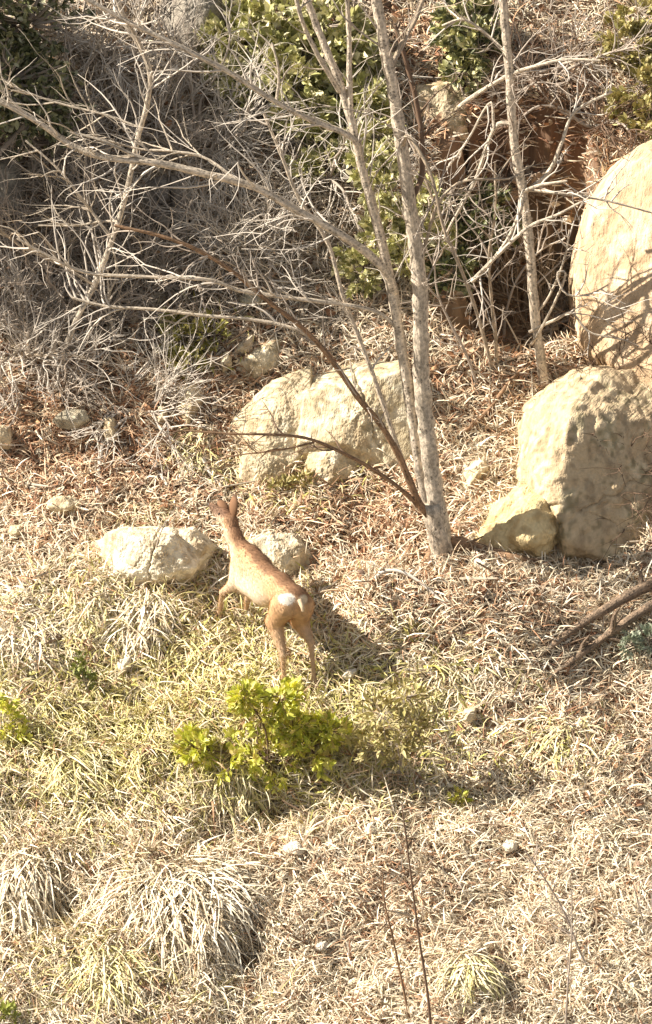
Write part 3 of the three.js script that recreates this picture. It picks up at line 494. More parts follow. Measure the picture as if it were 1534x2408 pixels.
bareShrub('pale bare shrub at the left edge beside the thin leaning tree', 30, 850, 8, 0.55, 207, M.greyBark, 1, M.paleTwig);
bareShrub('bare shrub on the bank over the wedge of rock', 600, 560, 7, 0.55, 208, M.twig, 1.1, M.paleTwig);
bareShrub('thin bare shrub at the top edge left of the grey rock face', 240, 130, 8, 0.8, 209, M.twig, 0.9, M.paleTwig);
bareShrub('bare shrub at the top behind the slender tree', 1290, 180, 6, 0.6, 210, M.twig, 1, M.twig);
bareShrub('reddish bare shrub on the litter slope right of the slender tree', 1400, 290, 6, 0.6, 211, M.twig, 1, M.darkTwig);
bareShrub('bare twiggy shrub deep in the dark hollow', 1290, 770, 6, 0.5, 212, M.twig, 1.1, M.greyBark);
bareShrub('bare shrub between the large tree and the dark hollow', 1080, 560, 6, 0.6, 213, M.greyBark, 0.9, M.twig);
bareShrub('low twiggy shrub below the yellow shrub and the small stones', 330, 960, 5, 0.3, 214, M.twig, 1.4, M.paleTwig);
bareShrub('low brown twigs among the leaves at the left', 90, 950, 5, 0.28, 215, M.darkTwig, 1.4, M.twig);
bareShrub('drooping bare shrub in front of the smooth boulder', 1440, 890, 4, 0.5, 216, M.darkTwig, 1.1, M.darkTwig);
bareShrub('bare shrub at the right edge before the fissured boulder', 1560, 1150, 6, 0.55, 217, M.darkTwig, 1.2, M.darkTwig);
bareShrub('sparse bare shrub behind the twin trunks', 760, 420, 7, 0.6, 218, M.twig, 1, M.paleTwig);

// ---------------------------------------------------------------- leafy shrubs
function leaves(count, rand, place, colours, len, wide) {
  const pos = [], col = [], idx = [], X = V(), Y = V(), Z = V();
  for (let i = 0; i < count; i++) {
    const { p, d } = place(i); Z.copy(d).normalize(); X.crossVectors(randDir(rand), Z).normalize(); Y.crossVectors(Z, X);
    const l = len * (0.6 + 0.7 * rand()), w = wide * (0.7 + 0.6 * rand()), c = mul3(pick(colours, rand), 0.75 + 0.5 * rand()), k = pos.length / 3;
    const add = (x, y, z) => { pos.push(p.x + X.x * x + Y.x * y + Z.x * z, p.y + X.y * x + Y.y * y + Z.y * z, p.z + X.z * x + Y.z * y + Z.z * z); col.push(...c); };
    add(0, 0, 0); add(-w, 0.25 * w, 0.4 * l); add(w, 0.25 * w, 0.4 * l); add(0, -0.05 * l, 0.5 * l); add(-0.6 * w, 0.1 * w, 0.78 * l); add(0.6 * w, 0.1 * w, 0.78 * l); add(0, -0.12 * l, l);
    idx.push(k, k + 3, k + 1, k, k + 2, k + 3, k + 1, k + 3, k + 4, k + 3, k + 2, k + 5, k + 3, k + 6, k + 4, k + 3, k + 5, k + 6);
  }
  const g = new THREE.BufferGeometry(); g.setAttribute('position', new THREE.Float32BufferAttribute(pos, 3)); g.setAttribute('color', new THREE.Float32BufferAttribute(col, 3)); g.setIndex(idx); g.computeVertexNormals(); return g;
}
// a shrub of leafy sprays: clumps = [px, py, radius in view units, forward]
function leafyShrub(name, label, basePx, clumps, { count = 2500, len = 0.05, wide = 0.013, colours, seed, mat = M.leaf, stemMat = M.twig, sprays = 22, category = 'shrub', stemR = 0.007, squash = 0.8, stand = false }) {
  const b = at(...basePx), t = thing(name, label, category, b), rand = rng(seed), sp = [];
  for (const [px, py, r, fwd = 0, share = 1] of clumps) {
    const q = stand ? toPx(b)[2] - Math.tan(TILT) * (basePx[1] - py) * PX - fwd + 0.06 : toPx(at(px, py))[2] - 0.1 - fwd, c = P3(px, py, q).sub(b), R = r * PX;
    const stem = [V(0, -0.02, 0), c.clone().multiplyScalar(0.5).add(V((rand() - 0.5) * 0.1, 0.06, 0)), c];
    mesh('stem', tube(stem, stemR, stemR * 0.5, { seg: 8, sides: 6 }), stemMat, t);
    for (let i = 0; i < sprays * share; i++) { const d = randDir(rand); d.y = d.y * squash + 0.1; const l = R * (0.55 + 0.5 * rand()); const pts = wander(c.clone().addScaledVector(d, R * 0.15), d, l, rand, { bend: 0.5, n: 4 }); sp.push({ pts, curve: new THREE.CatmullRomCurve3(pts), r: R }); }
  }
  const tw = mesh('twigs', mergeGeometries(sp.map((s) => tube(s.pts, stemR * 0.45, stemR * 0.2, { seg: 4, sides: 3, knob: 0 }))), stemMat, t); tw.userData.kind = 'stuff';
  const f = mesh('foliage', leaves(count, rand, () => { const s = pick(sp, rand), u = 0.15 + 0.85 * Math.sqrt(rand()), p = s.curve.getPoint(u); p.addScaledVector(randDir(rand), 0.015); return { p, d: s.curve.getTangent(u).add(randDir(rand).multiplyScalar(0.9)) }; }, colours, len, wide), mat, t);
  f.userData.kind = 'stuff'; return t;
}
const DARKGREEN = [[0.11, 0.125, 0.05], [0.16, 0.175, 0.075], [0.25, 0.25, 0.12], [0.08, 0.09, 0.04]];
const YELLOWGREEN = [[0.56, 0.54, 0.22], [0.66, 0.62, 0.32], [0.4, 0.4, 0.14], [0.74, 0.69, 0.44], [0.22, 0.22, 0.08]];
const LIME = [[0.74, 0.73, 0.1], [0.64, 0.66, 0.08], [0.8, 0.77, 0.2], [0.48, 0.52, 0.06], [0.6, 0.5, 0.16]];
const OLIVEGREEN = [[0.5, 0.44, 0.16], [0.38, 0.34, 0.11], [0.6, 0.53, 0.26], [0.26, 0.2, 0.07]];
leafyShrub('extended_evergreen', 'dark evergreen at the upper left corner, crown extended out of view to shade the slope', [-330, 760], [[60, 60, 150, 0.5], [10, 200, 150, 0.5], [90, 260, 110, 0.4], [-120, -40, 260, 1.1, 1.6], [-330, 60, 300, 1.4, 2], [-420, -200, 320, 1.6, 2], [-180, 240, 220, 0.8, 1.5], [-520, 250, 260, 1.2, 1.4]], { count: 15000, len: 0.055, wide: 0.016, colours: [...DARKGREEN, [0.3, 0.3, 0.15], [0.42, 0.42, 0.26]], seed: 301, mat: M.glossy, category: 'tree', stemR: 0.03, sprays: 60 });  // bush enlarged; clumps beyond the frame added to shade the upper left
leafyShrub('evergreen_shrub', 'pale yellow green evergreen shrub at the top centre', [690, 380], [[560, 100, 90, 0.1], [640, 60, 100, 0.15], [760, 60, 110, 0.15], [830, 130, 80, 0.1], [700, 180, 100, 0.15], [600, 190, 80, 0.1], [720, 280, 70, 0.1], [860, 240, 60, 0.1], [880, 330, 60, 0.05]], { count: 6500, len: 0.075, wide: 0.022, colours: YELLOWGREEN, seed: 302, mat: M.leaf, sprays: 34, stemR: 0.01 });
leafyShrub('evergreen_shrub', 'small yellow green shrub at the top between the large tree and the slender tree', [1110, 260], [[1100, 60, 75, 0.1], [1130, 120, 70, 0.1], [1090, 170, 55, 0.1]], { count: 2200, len: 0.06, wide: 0.018, colours: [...YELLOWGREEN, ...DARKGREEN], seed: 303, mat: M.leaf, sprays: 26 });
leafyShrub('evergreen_shrub', 'dark green shrub in the mouth of the dark hollow', [1130, 640], [[1130, 490, 80, 0.3], [1100, 570, 70, 0.35], [1180, 540, 60, 0.2], [1060, 640, 60, 0.3]], { count: 3200, len: 0.045, wide: 0.014, colours: [...DARKGREEN, [0.25, 0.28, 0.1]], seed: 304, mat: M.glossy, sprays: 24 });
leafyShrub('evergreen_shrub', 'little bright green shrub left of the twin stems under the upper boughs', [735, 430], [[725, 385, 45, 0.05], [770, 370, 35, 0.05]], { count: 700, len: 0.045, wide: 0.015, colours: YELLOWGREEN, seed: 305, mat: M.glossy, sprays: 14 });
leafyShrub('evergreen_shrub', 'pale leafy shrub seen between the twin tree stems', [885, 700], [[850, 640, 65, 0.1], [900, 560, 70, 0.3], [960, 600, 60, 0.3], [900, 450, 75, 0.5], [980, 480, 75, 0.45], [1020, 560, 60, 0.35], [870, 370, 60, 0.5]], { count: 4200, len: 0.05, wide: 0.016, colours: YELLOWGREEN, seed: 306, mat: M.leaf, sprays: 22 });
leafyShrub('shrub', 'yellowing shrub at the right edge above the smooth boulder', [1540, 330], [[1500, 210, 80, 0.1], [1480, 110, 70, 0.1], [1530, 290, 60, 0.1], [1500, 30, 80, 0.1]], { count: 2600, len: 0.055, wide: 0.016, colours: [[0.45, 0.4, 0.14], [0.55, 0.47, 0.2], [0.36, 0.33, 0.1]], seed: 307, sprays: 24 });
leafyShrub('shrub', 'mossy yellow shrub above the upright stone with a hole', [435, 910], [[425, 800, 50, 0.08], [480, 790, 60, 0.05], [440, 860, 50, 0.05], [410, 760, 30, 0.08]], { count: 1500, len: 0.04, wide: 0.01, colours: [[0.42, 0.4, 0.09], [0.52, 0.47, 0.17], [0.32, 0.3, 0.07]], seed: 308, sprays: 26 });
leafyShrub('shrub', 'bright yellow green bush in the foreground below the deer', [630, 1838], [[620, 1680, 62, 0.06], [660, 1640, 40, 0.06], [580, 1640, 32, 0.12], [545, 1790, 75, 0.16], [460, 1760, 45, 0.12], [640, 1790, 70, 0.10], [730, 1760, 60, 0.08], [775, 1720, 38, 0.04], [690, 1720, 45, 0.08]], { count: 2700, len: 0.058, wide: 0.0145, colours: LIME, mat: M.thinLeaf, seed: 309, stand: true, sprays: 21, stemMat: M.darkTwig });
leafyShrub('shrub', 'dull olive plant right of the bright yellow green bush', [935, 1845], [[900, 1680, 55, 0.20], [950, 1640, 55, 0.20], [930, 1750, 60, 0.20], [880, 1750, 45, 0.18], [970, 1700, 45, 0.18]], { count: 900, len: 0.055, wide: 0.009, colours: OLIVEGREEN, seed: 310, stand: true, sprays: 24, stemMat: M.twig, stemR: 0.0045 });
leafyShrub('small_plant', 'small yellow green plant with a shadow at the right of the lower slope', [1080, 1915], [[1078, 1885, 26, 0.03], [1085, 1905, 20, 0.03]], { count: 160, len: 0.045, wide: 0.012, colours: LIME, seed: 311, stand: true, sprays: 12, category: 'plant', stemR: 0.004 });
leafyShrub('small_plant', 'dark green leafy shoot standing alone in the grass at the left', [225, 1660], [[193, 1560, 22, 0.05], [205, 1600, 18, 0.05], [222, 1630, 16, 0.03]], { count: 150, len: 0.045, wide: 0.012, colours: [[0.16, 0.19, 0.03], [0.26, 0.28, 0.06]], seed: 312, stand: true, sprays: 9, category: 'plant', stemR: 0.004 });
leafyShrub('small_plant', 'dark olive tuft just right of the shadow of the deer', [975, 1510], [[968, 1490, 28, 0.03], [990, 1490, 20, 0.03]], { count: 200, len: 0.045, wide: 0.01, colours: OLIVEGREEN, seed: 313, stand: true, sprays: 14, category: 'plant', stemR: 0.004 });
leafyShrub('small_plant', 'grey green plant under the two fallen branches at the right edge', [1500, 1545], [[1480, 1515, 30, 0.02], [1525, 1500, 35, 0.02]], { count: 420, len: 0.035, wide: 0.009, colours: [[0.33, 0.37, 0.27], [0.42, 0.46, 0.34], [0.25, 0.3, 0.2]], seed: 314, sprays: 20, category: 'plant', stemR: 0.004 });
leafyShrub('small_plant', 'pale olive sprig on the litter between the deer and the pale rock slabs', [690, 1190], [[660, 1160, 35, 0.04], [720, 1140, 35, 0.03]], { count: 260, len: 0.045, wide: 0.009, colours: OLIVEGREEN, seed: 315, sprays: 14, category: 'plant', stemR: 0.004 });

leafyShrub('small_plant', 'yellow green leafy patch cut by the left edge level with the bright bush', [15, 1760], [[5, 1690, 45, 0.05], [40, 1730, 35, 0.05], [-20, 1650, 40, 0.05]], { count: 420, len: 0.045, wide: 0.01, colours: LIME, seed: 316, stand: true, sprays: 16, category: 'plant', stemR: 0.004 });
leafyShrub('small_plant', 'leafy green corner plant at the lower left corner of the picture', [-5, 2440], [[-5, 2390, 40, 0.05], [20, 2420, 30, 0.05]], { count: 260, len: 0.05, wide: 0.011, colours: [[0.3, 0.34, 0.06], [0.42, 0.44, 0.1]], seed: 317, stand: true, sprays: 14, category: 'plant', stemR: 0.004 });

// ---------------------------------------------------------------- grass tussocks
const TUSS = { straw: [[0.8, 0.72, 0.55], [0.7, 0.61, 0.44], [0.83, 0.77, 0.62], [0.54, 0.43, 0.28]], mixed: [[0.7, 0.62, 0.36], [0.56, 0.51, 0.22], [0.62, 0.55, 0.28], [0.78, 0.7, 0.48]], green: [[0.6, 0.55, 0.22], [0.5, 0.46, 0.14], [0.7, 0.63, 0.34], [0.76, 0.67, 0.45]] };
function tussock(label, px, py, len, count, kind, seed, { spread = 1.6, wide = 0.0095, radius = 0.12, lean = 0 } = {}) {
  const b = at(px, py), t = thing('grass_tussock', label, 'grass tussock', b), rand = rng(seed);
  const pos = [], col = [], idx = [];
  for (let i = 0; i < count * 2.4; i++) {
    const yaw = lean + (rand() + rand() - 1) * spread * 1.6, l = len * (0.3 + 0.8 * rand()), el = -0.1 + 1.0 * rand(), a = rand() * 6.28, rr = radius * Math.sqrt(rand());
    let x = Math.cos(a) * rr, z = Math.sin(a) * rr, y = H(b.x + x, b.z + z) - b.y - 0.01, ang = el; const w = wide * (0.55 + 0.75 * rand()), c = mul3(pick(TUSS[kind], rand), 0.8 + 0.4 * rand()), n = 7, curl = (1.3 + 1.5 * rand()) / n, sway = (rand() - 0.5) * 0.4;
    let yw = yaw;
    for (let k = 0; k <= n; k++) {
      const ww = w * 0.5 * (k === n ? 0.1 : 1 - 0.5 * (k / n) ** 2), sx = Math.cos(yw) * ww, sz = -Math.sin(yw) * ww, i0 = pos.length / 3;
      const floor = H(b.x + x, b.z + z) - b.y + 0.012 + 0.02 * rand(); if (y < floor && k > 0) { y = floor; ang = Math.max(ang, -0.5); }
      pos.push(x - sx, y, z - sz, x + sx, y + ww * 0.4, z + sz); col.push(...c, ...c);
      if (k) idx.push(i0 - 2, i0 - 1, i0, i0 - 1, i0 + 1, i0);
      if (rand() < 0.05) { ang -= 0.7; yw += (rand() - 0.5) * 1.4; } x += Math.sin(yw) * Math.cos(ang) * l / n; z += Math.cos(yw) * Math.cos(ang) * l / n; y += Math.sin(ang) * l / n; ang -= curl; yw += sway;
    }
  }
  const g = new THREE.BufferGeometry(); g.setAttribute('position', new THREE.Float32BufferAttribute(pos, 3)); g.setAttribute('color', new THREE.Float32BufferAttribute(col, 3)); g.setIndex(idx); g.computeVertexNormals();
  const m = mesh('blades', g, M.vblade, t); m.userData.kind = 'stuff'; return t;
}
tussock('largest hanging straw tussock, with long pale blades fanning downhill, at the lower left', 415, 2110, 0.62, 620, 'straw', 401, { radius: 0.24 });
tussock('straw tussock with hanging blades over a dark gap at the left edge near the bottom', 55, 2060, 0.42, 330, 'straw', 402, { radius: 0.18, spread: 0.7 });
tussock('greenish straw tussock arching to the right at the lower left corner', 250, 2270, 0.4, 330, 'mixed', 403, { radius: 0.14, lean: 0.6 });
tussock('tussock of long drooping blades below the lone green shoot', 185, 1790, 0.42, 380, 'mixed', 404, { radius: 0.17 });
tussock('yellow green tussock at the left edge level with the bright bush', 40, 1690, 0.34, 320, 'green', 405, { radius: 0.18 });
tussock('straw tussock hanging below the white rocks left of the deer', 340, 1440, 0.36, 280, 'straw', 406, { radius: 0.14, spread: 0.9 });
tussock('round straw tussock at the left edge level with the hooves of the deer', 50, 1500, 0.34, 300, 'straw', 407, { radius: 0.15 });
tussock('yellow green tussock between the lone green shoot and the bright bush', 350, 1700, 0.32, 300, 'green', 408, { radius: 0.16 });
tussock('greenish tussock between the lone green shoot and the hind legs of the deer', 450, 1560, 0.3, 300, 'green', 409, { radius: 0.16 });
tussock('yellowish arching tussock on the straw slope at the right', 1310, 1745, 0.3, 240, 'mixed', 410, { radius: 0.13 });
tussock('straw tussock at the bottom right beside a brown hollow', 1105, 2270, 0.36, 240, 'mixed', 411, { radius: 0.1, spread: 0.6 });
tussock('green tinged tussock below the left straw tussocks', 200, 1950, 0.34, 300, 'mixed', 412, { radius: 0.16 });
tussock('straw tussock directly below the bright yellow green bush', 560, 1870, 0.3, 240, 'mixed', 413, { radius: 0.14 });
tussock('pale tussock at the right corner of the bottom edge', 1470, 2290, 0.32, 220, 'straw', 414, { radius: 0.14, lean: -0.5 });
tussock('straw tussock at the bottom edge under the largest one', 520, 2300, 0.34, 240, 'straw', 415, { radius: 0.18, lean: 0.3 });
tussock('grassy tuft on the ledge right of the olive plant', 1050, 1640, 0.22, 180, 'mixed', 416, { radius: 0.14 });
tussock('tuft of yellow grass at the left above the white rocks', 330, 1210, 0.22, 170, 'mixed', 417, { radius: 0.12 });
tussock('tuft of pale grass between the white rocks and the lone green shoot', 200, 1420, 0.26, 200, 'mixed', 418, { radius: 0.14 });
tussock('tuft of grass at the foot of the pale wedge of rock', 460, 1080, 0.24, 170, 'mixed', 419, { radius: 0.12 });
tussock('dense greenish tuft under the belly of the deer', 600, 1540, 0.24, 220, 'green', 420, { radius: 0.14 });

tussock('tuft of yellow grass in front of the rounded pale slab', 560, 1125, 0.2, 110, 'mixed', 421, { radius: 0.12 });
tussock('tuft of pale grass before the pale grassy slab', 740, 1135, 0.2, 110, 'mixed', 422, { radius: 0.14 });
tussock('tuft of straw in front of the whitish slab at its left end', 240, 1365, 0.2, 120, 'mixed', 423, { radius: 0.12 });
tussock('tuft of straw under the bright chunk of rock near the chest of the deer', 450, 1375, 0.2, 120, 'mixed', 424, { radius: 0.12 });
tussock('tuft of dry grass on the straw between olive plant and right edge', 1180, 1600, 0.2, 110, 'straw', 425, { radius: 0.16 });
tussock('wispy tuft of straw at the right below the yellowish arching tussock', 1420, 1950, 0.24, 130, 'straw', 426, { radius: 0.16 });
tussock('wispy tuft of straw in the middle of the lower slope', 760, 2080, 0.22, 120, 'straw', 427, { radius: 0.16 });

// ---------------------------------------------------------------- sticks and dead stems
function stick(name, label, category, list, r0, r1, mat, tw = 0, seed = 1) {
  const pts = list.map(([px, py, up]) => at(px, py).add(V(0, up + 0.03, 0))), o = pts[0].clone(), t = thing(name, label, category, o), w = moved(pts, o);
  const m = mesh('stem', tube(w, r0 * 1.3, r1 * 1.3, { sides: 8, knob: 0.2 }), mat, t);
  if (tw) { const s = mesh('twigs', sprouts(w, tw, 0.16, r1 * 0.8, rng(seed), { from: 0.1, up: 0.5, again: 1 }), mat, m); s.userData.kind = 'stuff'; }
}
stick('fallen_branch', 'upper of the two fallen branches slanting down from the right edge', 'fallen branch', [[1262, 1575, 0.05], [1350, 1525, 0.1], [1440, 1475, 0.12], [1560, 1410, 0.12]], 0.013, 0.03, M.wood, 3, 501);
stick('fallen_branch', 'lower of the two fallen branches slanting down from the right edge', 'fallen branch', [[1300, 1615, 0.05], [1400, 1560, 0.1], [1480, 1510, 0.12], [1580, 1448, 0.12]], 0.012, 0.026, M.wood, 3, 502);
stick('fallen_stick', 'pale arched stick right of the shadow of the deer', 'stick', [[860, 1398, 0.02], [905, 1372, 0.05], [950, 1378, 0.06], [1010, 1415, 0.05], [1062, 1455, 0.02]], 0.009, 0.006, M.paleTwig);
stick('fallen_stick', 'short dark stick on the straw below the arched stick', 'stick', [[1170, 1690, 0.015], [1220, 1668, 0.03], [1275, 1655, 0.03]], 0.013, 0.008, M.darkTwig);
stick('fallen_stick', 'forked dark branch lying between the large tree and the fissured boulder', 'stick', [[1050, 1055, 0.03], [1110, 1030, 0.05], [1160, 985, 0.07], [1200, 930, 0.07], [1245, 885, 0.06]], 0.012, 0.008, M.brownBark, 6, 505);
stick('fallen_stick', 'bare stick leaning on the litter left of the head of the deer', 'stick', [[395, 1160, 0.02], [350, 1100, 0.05], [320, 1060, 0.05]], 0.007, 0.005, M.paleTwig, 2, 506);
stick('fallen_stick', 'pale short stick pointing at the head of the deer', 'stick', [[478, 1105, 0.05], [492, 1140, 0.06], [520, 1165, 0.03]], 0.011, 0.008, M.paleTwig);
stick('fallen_stick', 'twisted stick on the red litter at the left', 'stick', [[230, 1180, 0.02], [235, 1110, 0.05], [240, 1060, 0.05], [225, 1030, 0.05]], 0.012, 0.007, M.paleTwig, 3, 508);
stick('fallen_stick', 'thin stick lying across the litter above the white rocks', 'stick', [[190, 1230, 0.02], [290, 1190, 0.04], [370, 1165, 0.02]], 0.008, 0.005, M.greyBark, 3, 509);
function weed(label, px, py, list, r, mat, tw, seed) {
  const fr = upright(px, py), t = thing('dead_stem', label, 'dead stem', fr.base); limb(t, fr, 'stem', list, r * 1.15, r * 0.5, mat, { twigs: tw * 2, len: 0.2, tr: r * 0.6, from: 0.25, again: 2 });
}
weed('tall thin dark stem rising from the bottom edge right of centre', 1016, 2450, [[1017, 2450], [1005, 2330], [985, 2200], [972, 2100], [958, 1990], [945, 1890]], 0.0065, M.darkTwig, 3, 1);
weed('reddish branched dead weed left of the tall thin stem', 965, 2420, [[968, 2420], [950, 2330], [925, 2210], [905, 2120], [900, 2050]], 0.006, M.brownBark, 12, 2);
weed('dry weed leaning left on the straw at the lower right', 1395, 2300, [[1400, 2310], [1365, 2240], [1330, 2150], [1290, 2080], [1235, 2000]], 0.006, M.twig, 12, 3);
weed('thin upright dead stem at the bottom right', 1330, 2440, [[1330, 2450], [1335, 2330], [1345, 2200], [1345, 2090]], 0.005, M.twig, 6, 4);
weed('dead stem at the right edge of the lower slope', 1500, 2200, [[1540, 2350], [1520, 2200], [1490, 2080]], 0.005, M.twig, 6, 5);
weed('dark bare stem growing through the olive plant', 1000, 1800, [[1004, 1810], [990, 1740], [965, 1660], [948, 1600]], 0.005, M.darkTwig, 7, 6);
weed('bare brown weed right of the largest straw tussock', 770, 2260, [[790, 2290], [750, 2240], [690, 2200], [640, 2150]], 0.005, M.brownBark, 8, 7);
weed('thin bent stem before the white fissured rock', 362, 1385, [[362, 1390], [362, 1330], [372, 1270], [390, 1225]], 0.005, M.twig, 3, 8);

// ---------------------------------------------------------------- the deer
function surfaceNets(field, lo, hi, cell) {
  const nx = Math.ceil((hi.x - lo.x) / cell) + 1, ny = Math.ceil((hi.y - lo.y) / cell) + 1, nz = Math.ceil((hi.z - lo.z) / cell) + 1;
  const f = new Float32Array(nx * ny * nz), id = new Int32Array(nx * ny * nz).fill(-1), I = (x, y, z) => x + nx * (y + ny * z);
  for (let z = 0; z < nz; z++) for (let y = 0; y < ny; y++) for (let x = 0; x < nx; x++) f[I(x, y, z)] = field(lo.x + x * cell, lo.y + y * cell, lo.z + z * cell);
  const pos = [], idx = [];
  const C = [[0, 0, 0], [1, 0, 0], [0, 1, 0], [1, 1, 0], [0, 0, 1], [1, 0, 1], [0, 1, 1], [1, 1, 1]], E = [[0, 1], [2, 3], [4, 5], [6, 7], [0, 2], [1, 3], [4, 6], [5, 7], [0, 4], [1, 5], [2, 6], [3, 7]];
  for (let z = 0; z < nz - 1; z++) for (let y = 0; y < ny - 1; y++) for (let x = 0; x < nx - 1; x++) {
    const v = C.map(([a, b, c]) => f[I(x + a, y + b, z + c)]); let m = 0; v.forEach((k, i) => { if (k < 0) m |= 1 << i; }); if (m === 0 || m === 255) continue;
    let sx = 0, sy = 0, sz = 0, n = 0;
    for (const [a, b] of E) if ((v[a] < 0) !== (v[b] < 0)) { const t = v[a] / (v[a] - v[b]); sx += C[a][0] + t * (C[b][0] - C[a][0]); sy += C[a][1] + t * (C[b][1] - C[a][1]); sz += C[a][2] + t * (C[b][2] - C[a][2]); n++; }
    id[I(x, y, z)] = pos.length / 3; pos.push(lo.x + (x + sx / n) * cell, lo.y + (y + sy / n) * cell, lo.z + (z + sz / n) * cell);
  }
  const quad = (a, b, c, d, flip) => { if (a < 0 || b < 0 || c < 0 || d < 0) return; flip ? idx.push(a, c, b, a, d, c) : idx.push(a, b, c, a, c, d); };
  for (let z = 1; z < nz - 1; z++) for (let y = 1; y < ny - 1; y++) for (let x = 1; x < nx - 1; x++) {
    const s = f[I(x, y, z)] < 0;
    if (s !== f[I(x + 1, y, z)] < 0) quad(id[I(x, y - 1, z - 1)], id[I(x, y, z - 1)], id[I(x, y, z)], id[I(x, y - 1, z)], !s);
    if (s !== f[I(x, y + 1, z)] < 0) quad(id[I(x - 1, y, z - 1)], id[I(x - 1, y, z)], id[I(x, y, z)], id[I(x, y, z - 1)], !s);
    if (s !== f[I(x, y, z + 1)] < 0) quad(id[I(x - 1, y - 1, z)], id[I(x, y - 1, z)], id[I(x, y, z)], id[I(x - 1, y, z)], !s);
  }
  const g = new THREE.BufferGeometry(); g.setAttribute('position', new THREE.Float32BufferAttribute(pos, 3)); g.setIndex(idx); g.computeVertexNormals(); return g;
}
{
  const hoofL = at(669, 1632), q0 = toPx(hoofL)[2], base = hoofL.clone();
  const hoofR = at(744, 1628), qR = toPx(hoofR)[2], foreL = at(521, 1460), qF = toPx(foreL)[2], foreR = at(580, 1452), qG = toPx(foreR)[2];
  const t = thing('deer', 'tan roe deer climbing the slope, seen from behind with its head raised to the left', 'deer', base);
  const J = (px, py, q) => P3(px, py, q).sub(base);
  const h = q0 - 0.2;                              // depth of the hips
  const j = {
    hip: J(686, 1414, h + 0.02), loin: J(655, 1382, h + 0.13), mid: J(628, 1366, h + 0.22), chest: J(598, 1338, h + 0.36), withers: J(587, 1312, h + 0.4), breast: J(576, 1340, h + 0.45),
    belly: J(624, 1392, h + 0.22), brisket: J(588, 1366, h + 0.36),
    neck0: J(570, 1300, h + 0.47), neck1: J(550, 1262, h + 0.5), poll: J(541, 1226, h + 0.52), brow: J(529, 1212, h + 0.54), nose: J(504, 1194, h + 0.57), muzzle: J(497, 1189, h + 0.575), jaw: J(527, 1222, h + 0.53), chin: J(503, 1200, h + 0.565),
    hipL: J(668, 1424, h - 0.03), stifleL: J(646, 1462, h + 0.05), hockL: J(666, 1540, h + 0.06), fetL: J(667, 1605, q0 - 0.02), toeL: J(669, 1630, q0 - 0.005),
    hipR: J(706, 1426, h + 0.06), stifleR: J(706, 1462, h + 0.14), hockR: J(731, 1510, h + 0.12), fetR: J(740, 1600, qR - 0.02), toeR: J(744, 1625, qR - 0.005),
    shL: J(570, 1330, h + 0.42), elbL: J(553, 1372, h + 0.45), carL: J(523, 1393, h + 0.5), fetFL: J(516, 1438, qF - 0.04), toeFL: J(519, 1456, qF - 0.01),
    shR: J(590, 1335, h + 0.5), elbR: J(592, 1378, h + 0.52), carR: J(583, 1412, h + 0.56), fetFR: J(578, 1438, qG - 0.02), toeFR: J(579, 1450, qG - 0.005),
  };
  const B = [ // bone, radii, blend
    ['hip', 'loin', 0.092, 0.086], ['loin', 'mid', 0.086, 0.088], ['mid', 'chest', 0.088, 0.092], ['chest', 'withers', 0.105, 0.075], ['chest', 'breast', 0.092, 0.07], ['loin', 'belly', 0.075, 0.082], ['belly', 'brisket', 0.082, 0.09],
    ['withers', 'neck0', 0.07, 0.06], ['breast', 'neck0', 0.075, 0.062], ['neck0', 'neck1', 0.058, 0.046], ['neck1', 'poll', 0.05, 0.043], ['poll', 'brow', 0.043, 0.04], ['brow', 'nose', 0.036, 0.02], ['nose', 'muzzle', 0.02, 0.018], ['jaw', 'chin', 0.03, 0.014],
    ['hip', 'hipL', 0.09, 0.076], ['hipL', 'stifleL', 0.076, 0.054], ['stifleL', 'hockL', 0.05, 0.021], ['hockL', 'fetL', 0.0165, 0.0115], ['fetL', 'toeL', 0.014, 0.014],
    ['hip', 'hipR', 0.09, 0.076], ['hipR', 'stifleR', 0.076, 0.054], ['stifleR', 'hockR', 0.05, 0.021], ['hockR', 'fetR', 0.0165, 0.0115], ['fetR', 'toeR', 0.014, 0.014],
    ['chest', 'shL', 0.082, 0.06], ['shL', 'elbL', 0.064, 0.044], ['elbL', 'carL', 0.034, 0.018], ['carL', 'fetFL', 0.0145, 0.0105], ['fetFL', 'toeFL', 0.013, 0.013],
    ['chest', 'shR', 0.09, 0.068], ['shR', 'elbR', 0.062, 0.044], ['elbR', 'carR', 0.034, 0.018], ['carR', 'fetFR', 0.0145, 0.0105], ['fetFR', 'toeFR', 0.013, 0.013],
  ].map(([a, b, r0, r1]) => { const A = j[a], D = j[b].clone().sub(A); return { a: A, d: D, l2: D.lengthSq(), r0, r1, k: Math.min(r0, r1) < 0.03 ? 0.014 : 0.03, leg: /hock|fet|car|toe/.test(b) ? 1 : 0 }; });
  const field = (x, y, z) => {
    let s = 1;
    for (const b of B) { const px = x - b.a.x, py = y - b.a.y, pz = z - b.a.z, u = clamp((px * b.d.x + py * b.d.y + pz * b.d.z) / b.l2); const ex = px - b.d.x * u, ey = py - b.d.y * u, ez = pz - b.d.z * u, d = Math.sqrt(ex * ex + ey * ey + ez * ez) - (b.r0 + (b.r1 - b.r0) * u); const w = Math.max(0, b.k - Math.abs(d - s)) / b.k; s = Math.min(d, s) - w * w * b.k * 0.25; }
    return s;
  };
  const lo = V(1, 1, 1), hi = V(-1, -1, -1); for (const k in j) { lo.min(j[k]); hi.max(j[k]); } lo.subScalar(0.14); hi.addScalar(0.14);
  const g = surfaceNets(field, lo, hi, 0.0075);
  const seg = (p, a, b) => { const d = b.clone().sub(a), u = clamp(p.clone().sub(a).dot(d) / d.lengthSq()); return p.distanceTo(a.clone().addScaledVector(d, u)); };
